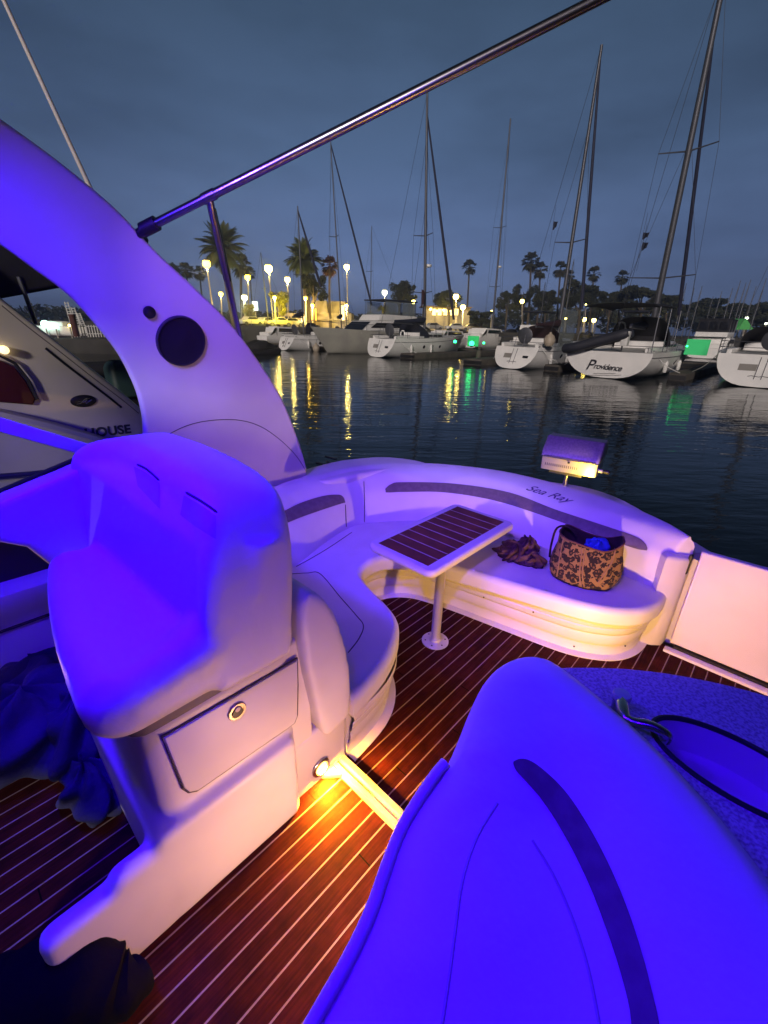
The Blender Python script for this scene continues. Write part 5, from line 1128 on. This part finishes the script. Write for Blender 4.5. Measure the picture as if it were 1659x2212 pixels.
# motor boats
def cruiser(label, s0, t0, Ln, B, H, dr, fly, encl, canvas_m, lit=False, name='motor_cruiser', hm=white):
    t = thing(name, label, 'motor cruiser', (s0, t0, WZ)); zd = WZ + H
    m = MB(); rows, sh_ = hull(m, s0, t0, Ln, B, H, dr, scoop=0, rake=1.6, aft=.93, full=.5); m.build('hull', hm, t, sharp=50)
    m = MB(); deck(m, sh_); m.build('deck', offw, t)
    X = lambda u: s0 + dr * Ln * u
    m = MB(); m.slab([(.22, .0), (.78, .0), (.66, 1.15), (.24, 1.25)], -B * .38, B * .38, .05, .05, 3, fn=lambda x, y, z: (X(x), t0 + z, zd + y)); cbn = m.build('cabin', white, t)
    for sg in (-1, 1): m = MB(); m.slab([(.27, .55), (.68, .5), (.62, .98), (.28, 1.02)], 0, .03, .01, .01, 2, fn=lambda x, y, z: (X(x), t0 + sg * (B * .38 - .01 + z), zd + y)); m.build('side_window', smoke, cbn)
    m = MB(); a, b = .675, .745
    m.add([(X(.675), t0 - B * .34, zd + 1.06), (X(.675), t0 + B * .34, zd + 1.06), (X(.758), t0 + B * .34, zd + .30), (X(.758), t0 - B * .34, zd + .30)], [(0, 1, 2, 3)]); m.build('windscreen', smoke, cbn, smooth=False)
    m = MB(); m.slab([(.05, .0), (.22, .0), (.22, 1.1), (.19, 1.1), (.17, .5), (.05, .45)], -B * .42, B * .42, .03, .03, 2, fn=lambda x, y, z: (X(x), t0 + z, zd + y)); m.build('cockpit', white, t)
    if fly:
        m = MB(); m.slab([(.12, 1.25), (.60, 1.2), (.56, 1.75), (.50, 1.8), (.14, 1.75)], -B * .36, B * .36, .06, .06, 3, fn=lambda x, y, z: (X(x), t0 + z, zd + y)); fb_ = m.build('flybridge', white, t)
        hz = 3.1; m = MB(); m.slab([(.14, hz), (.54, hz), (.54, hz + .1), (.14, hz + .13)], -B * .36, B * .36, .04, .04, 3, fn=lambda x, y, z: (X(x), t0 + z, zd + y)); m.build('canvas_top', canvas_m, fb_)
        for u in (.16, .34, .52):
            for sg in (-1, 1): m = MB(); m.tube([(X(u), t0 + sg * B * .35, zd + 1.75), (X(u), t0 + sg * B * .345, zd + hz)], .03, 6); m.build('canopy_pole', alu, fb_)
        if encl:
            for sg in (-1, 1): m = MB(); m.box(min(X(.15), X(.53)), max(X(.15), X(.53)), t0 + sg * B * .345 - .015, t0 + sg * B * .345 + .015, zd + 1.76, zd + hz); m.build('enclosure_side', canvas_m, fb_)
            for u in (.15, .53):
                m = MB(); m.box(X(u) - .015, X(u) + .015, t0 - B * .34, t0 + B * .34, zd + 1.76, zd + hz); en = m.build('enclosure_panel', canvas_m, fb_)
                for i in range(3):
                    y0 = t0 - B * .31 + i * B * .215; m = MB(); m.slab(rrect(y0, y0 + B * .19, zd + 2.0, zd + hz - .2, .12), 0, .02, .005, .005, 2, fn=lambda x, y, z: (X(u) - dr * (.018 + z) if u < .3 else X(u) + dr * (.018 + z), x, y)); m.build('enclosure_window', smoke, en)
        elif lit:
            for sg in (-1, 1):
                for u0, u1 in ((.17, .32), (.35, .51)): m = MB(); m.box(min(X(u0), X(u1)), max(X(u0), X(u1)), t0 + sg * B * .345 - .01, t0 + sg * B * .345 + .01, zd + 1.8, zd + hz - .05); m.build('clear_curtain', clearvinyl, fb_)
            m = MB(); m.box(X(.15) - .01, X(.15) + .01, t0 - B * .33, t0 + B * .33, zd + 1.8, zd + hz - .05); m.build('clear_curtain', clearvinyl, fb_)
    m = MB(); side = []
    for sg in (0, 1):
        q = [Vector(p_[sg]) for p_ in sh_][6:]; m.tube([v + Vector((0, 0, .55)) for v in q], .02, 5)
        for v in q[::2]: m.tube([v, v + Vector((0, 0, .55))], .016, 5)
    m.build('bow_rail', alu, t)
    return t
p = at(742, 763, z=WZ); PY = cruiser('pale flybridge cruiser with lit clear curtains, bow toward us', p.x + 11.5, p.y, 13.5, 4.0, 1.9, -1, True, False, canvas, True, hm=mat('dull_cream_hull', (.34, .34, .29), .4, vary=(.7, (.27, .27, .24))))
p = at(1512, 775, z=WZ); GY = cruiser('flybridge cruiser wrapped in black canvas with a green lit cockpit', p.x + 1.0, p.y, 12, 4.6, 1.15, 1, True, True, blackc)
p = at(672, 754, z=WZ); DY = cruiser('low white runabout with outboard beside the small sailboat', p.x + .6, p.y - 1.2, 7.5, 2.6, .8, 1, False, False, canvas)
m = MB(); q = Vector((p.x + .4, p.y - 1.2, WZ)); m.slab(rrect(-.3, .3, -.3, .3, .1), .2, 1.5, .15, .05, 4, fn=lambda x, y, z: (q.x + x, q.y + y, q.z + z)); m.build('outboard', mat('outboard_navy', (.015, .02, .05), .3), DY)
p = at(1000, 752, z=WZ); HY = cruiser('white motor boat lit green from its open cockpit', p.x + 1.5, p.y, 10, 3.6, 1.5, 1, False, False, canvas)
for x, y, ln, b_, h_, fl_, lb in ((566, 735, 8, 2.8, 1.0, False, 'small white cabin boat at the edge of the violet arch below the parked cars'), (728, 735, 8, 2.8, 1.1, False, 'small white cabin boat beyond the float below the tan building'), (845, 727, 10, 3.2, 1.3, True, 'far flybridge boat behind the lit flybridge cruiser'), (930, 722, 9, 3.0, 1.1, False, 'small white boat beyond the float below the lit low building'), (1130, 722, 10, 3.4, 1.4, True, 'far flybridge boat behind the maroon dodger'), (1350, 735, 10, 3.4, 1.4, True, 'far flybridge boat behind the wide bimini')):
    sx = 36 if x < 800 else 50; p = at(x, y, s=sx); cruiser(lb, sx, p.y, ln, b_, h_, 1, fl_, False, canvas)
# inflatables between the small boats near the arch
for x, y, lb, mt_ in ((560, 752, 'dark grey inflatable near the edge of the violet arch', blackc), (690, 742, 'brown covered tender beside the pale rounded stern', mat('brown_cover', (.06, .045, .035), .9))):
    c = at(x, y, z=WZ + .45); t = thing('tender', lb, 'tender', (c.x, c.y, WZ)); m = MB(); m.loft(lump(c, 1.7, 1.0, .65, int(x), .12, 22, 4, WZ - .05), True); m.build('cover', mt_, t)
    m = MB(); m.tube(curve([c + Vector((-1.4, -.9, -.3)), c + Vector((1.1, -.9, -.3)), c + Vector((1.9, 0, -.2)), c + Vector((1.1, .9, -.3)), c + Vector((-1.4, .9, -.3))], 4), .28, 10); m.build('tube', blackc, t)
# fenders
for x, y, lb in ((683, 752, 'round pale fender on the float by the small boats'), (1187, 735, 'round tan fender hung beside the maroon dodger')):
    c = at(x, y, s=30.2); t = thing('fender', lb, 'fender', c); m = MB(); m.lathe([(0, -.42), (.22, -.36), (.36, -.15), (.38, .05), (.28, .28), (.1, .4), (.07, .5), (0, .52)], c, 18); m.build('fender_body', mat('fender_vinyl', (.34, .29, .22), .5), t)
    m = MB(); m.tube([c + Vector((0, 0, .5)), c + Vector((.3, 0, 1.2))], .015, 5); m.build('lanyard', rope, t)
lr = thing('life_ring', 'small white life ring on the stern rail of the radar mast sailboat', 'life ring', at(870, 722, s=33)); c = at(870, 722, s=32.5)
m = MB(); q = [c + Vector((0, .26 * math.cos(2 * math.pi * k / 20), .30 * math.sin(2 * math.pi * k / 20))) for k in range(21)]; m.tube(q, .07, 8); m.build('ring', white, lr)

# green cockpit lamps, green glowing tent
for x, y, s_, r, lb in ((983, 738, 33.5, .14, 'green lamp farthest left of the green cockpit lamps'), (1019, 742, 33.5, .22, 'largest green lamp on the white motor boat'), (1045, 741, 33.5, .10, 'small green lamp left of the maroon dodger sailboat'), (1484, 748, 32.5, .06, 'tiny green lamp left of the green lit cockpit')):
    c = at(x, y, s=s_); t = thing('deck_lamp', lb, 'lamp', c, 'green deck lamps'); m = MB(); m.lathe([(0, -r), (r * .8, -r * .6), (r, 0), (r * .8, r * .6), (0, r)], c, 14); m.build('lens', L_GRN, t); m = MB(); m.lathe([(r * .5, -r * 1.3), (r * .6, -r * .7)], c, 10); m.build('socket', dark, t)
gm = mat('green_glow_panel', (.05, .6, .2), .6, emit=(.0, .50, .15), es=.13)  # green light on the bulkheads is put in as emission
c = at(1022, 737, s=34.6); m = MB(); m.obox(c, (.03, 0, 0), (0, .55, 0), (0, 0, .42)); m.build('glow_bulkhead', gm, HY)
c = at(1506, 750, s=33.6); m = MB(); m.obox(c, (.03, 0, 0), (0, .6, 0), (0, 0, .45)); m.build('glow_bulkhead', gm, GY)
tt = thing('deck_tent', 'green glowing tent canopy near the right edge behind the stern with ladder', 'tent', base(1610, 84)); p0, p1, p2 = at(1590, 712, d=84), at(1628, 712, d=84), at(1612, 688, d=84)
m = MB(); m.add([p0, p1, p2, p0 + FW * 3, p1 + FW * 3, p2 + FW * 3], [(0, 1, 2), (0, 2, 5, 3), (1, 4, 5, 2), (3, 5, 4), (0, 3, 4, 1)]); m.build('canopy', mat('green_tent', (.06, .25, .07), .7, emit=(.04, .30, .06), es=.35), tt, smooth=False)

# floating docks and pilings
def dock(s0, s1, t0, t1, label):
    t = thing('floating_dock', label, 'dock', ((s0 + s1) / 2, (t0 + t1) / 2, WZ), 'timber floats between the moored boats')
    m = MB(); m.box(s0, s1, t0, t1, WZ - .3, WZ + .42); m.build('float', dockm, t, bevel=.05); m = MB(); m.box(s0 - .06, s0, t0, t1, WZ + .05, WZ + .30); m.build('rub_strip', dark, t)
dock(30.8, 45, 25.2, 26.8, 'finger float right of the radar mast sailboat'); dock(30.0, 45, 18.0, 19.6, 'finger float left of the maroon dodger sailboat'); dock(30.2, 45, 12.2, 13.2, 'finger float between the maroon dodger boat and the lettered boat')
dock(31, 45, 5.0, 5.9, 'finger float right of the lettered boat'); dock(31, 46, 38.5, 40, 'finger float by the pale cruiser bow'); dock(45, 47.5, -30, 49, 'long main float running behind all the moored boats')
dock(31, 45, 46, 47.4, 'finger float nearest the violet arch')
for x, y, lb in ((1033, 770, 'short dark piling left of the maroon dodger sailboat'), (882, 762, 'short dark piling off the stern of the radar mast sailboat'), (1205, 775, 'short dark piling left of the lettered transom'), (1440, 770, 'short dark piling right of the lettered transom')):
    c = at(x, y + 8, z=WZ); t = thing('dock_piling', lb, 'piling', (c.x, c.y, WZ), 'short dark pilings at the float ends'); m = MB(); m.lathe([(.24, -.4), (.24, 1.0), (.2, 1.08), (0, 1.1)], (c.x, c.y, WZ), 14); m.build('post', dockm, t); m = MB(); m.lathe([(.255, .82), (.255, .95)], (c.x, c.y, WZ), 14); m.build('band', dark, t)

# distant sailboats whose bare masts crowd the right edge
proto = thing('distant_sailboat', 'tiny far sailboat whose bare mast leans over the black flybridge canvas', 'sailboat', (0, 0, 0), 'far sailboats with bare masts at the right')
m = MB(); rows, sh_ = hull(m, 0, 0, 10, 3, 1.2, z0=0); deck(m, sh_); m.build('hull', white, proto)
m = MB(); m.tube([(4.2, 0, 1.2), (3.9, 0, 8), (3.6, 0, 14)], [.10, .085, .06], 6); ms = m.build('mast', alu, proto); m = MB(); m.tube([(3.8, -.9, 8.5), (4.0, 0, 8.4), (3.8, .9, 8.5)], .04, 5); m.build('spreader', alu, ms)
m = MB(); m.tube([(4.1, 0, 2.4), (.8, 0, 2.5)], [.2, .12], 6); m.build('boom', canvas, proto)
m = MB(); m.tube([(3.6, 0, 14), (9.8, 0, 1.5)], .02, 4); m.tube([(3.6, 0, 14), (.2, 0, 1.4)], .02, 4); m.build('rigging', rope, proto)
FAR = [(1483, 612), (1500, 622), (1517, 618), (1541, 640), (1560, 628), (1583, 622), (1600, 606), (1612, 610), (1622, 604), (1634, 618), (1648, 626), (1656, 600), (1100, 640), (1178, 610), (563, 545), (745, 620), (1240, 560)]
for i, (x, y) in enumerate(FAR):
    d = 66 + (i * 13) % 24; tp_ = at(x, y, d=d); h = (tp_.z - WZ) / 14; b = Vector((tp_.x - 3.6 * h, tp_.y, WZ))
    where = ('far sailboat with bare mast, number in the crowd at the right counted from the left: ' if 0 else '')
    if i == 0: proto.location = b; proto.scale = (h,) * 3
    else:
        lb = {12: 'far sailboat whose thin mast stands left of the palm pair', 13: 'far sailboat whose thin mast stands between the palm pair and raked mast', 14: 'far sailboat whose faint mast rises between the first lamp posts', 15: 'far sailboat whose faint mast rises by the lamp right of the reddish palm', 16: 'far sailboat whose thin mast stands right of the furled jib'}.get(i, 'one of the bare far masts crowding the sky above the right edge boats')
        g_ = 'far sailboats with bare masts at the right' if i < 12 else 'far sailboats seen singly between the trees'
        dup(proto, b, 0, h, lb, g_)

# ================================================================ the damp evening air over the harbour
hz_m = bpy.data.materials.new('evening_haze'); hz_m.use_nodes = True
n_ = hz_m.node_tree.nodes; n_.remove(n_['Principled BSDF']); pv = n_.new('ShaderNodeVolumePrincipled'); pv.inputs['Color'].default_value = (.82, .88, 1, 1); pv.inputs['Density'].default_value = HZ; pv.inputs['Anisotropy'].default_value = .82
hz_m.node_tree.links.new(pv.outputs[0], n_['Material Output'].inputs['Volume'])
m = MB(); m.box(-270, 1150, -950, 1150, WZ - 1.6, 34); tag(m.build('haze', hz_m, smooth=False), kind='stuff')
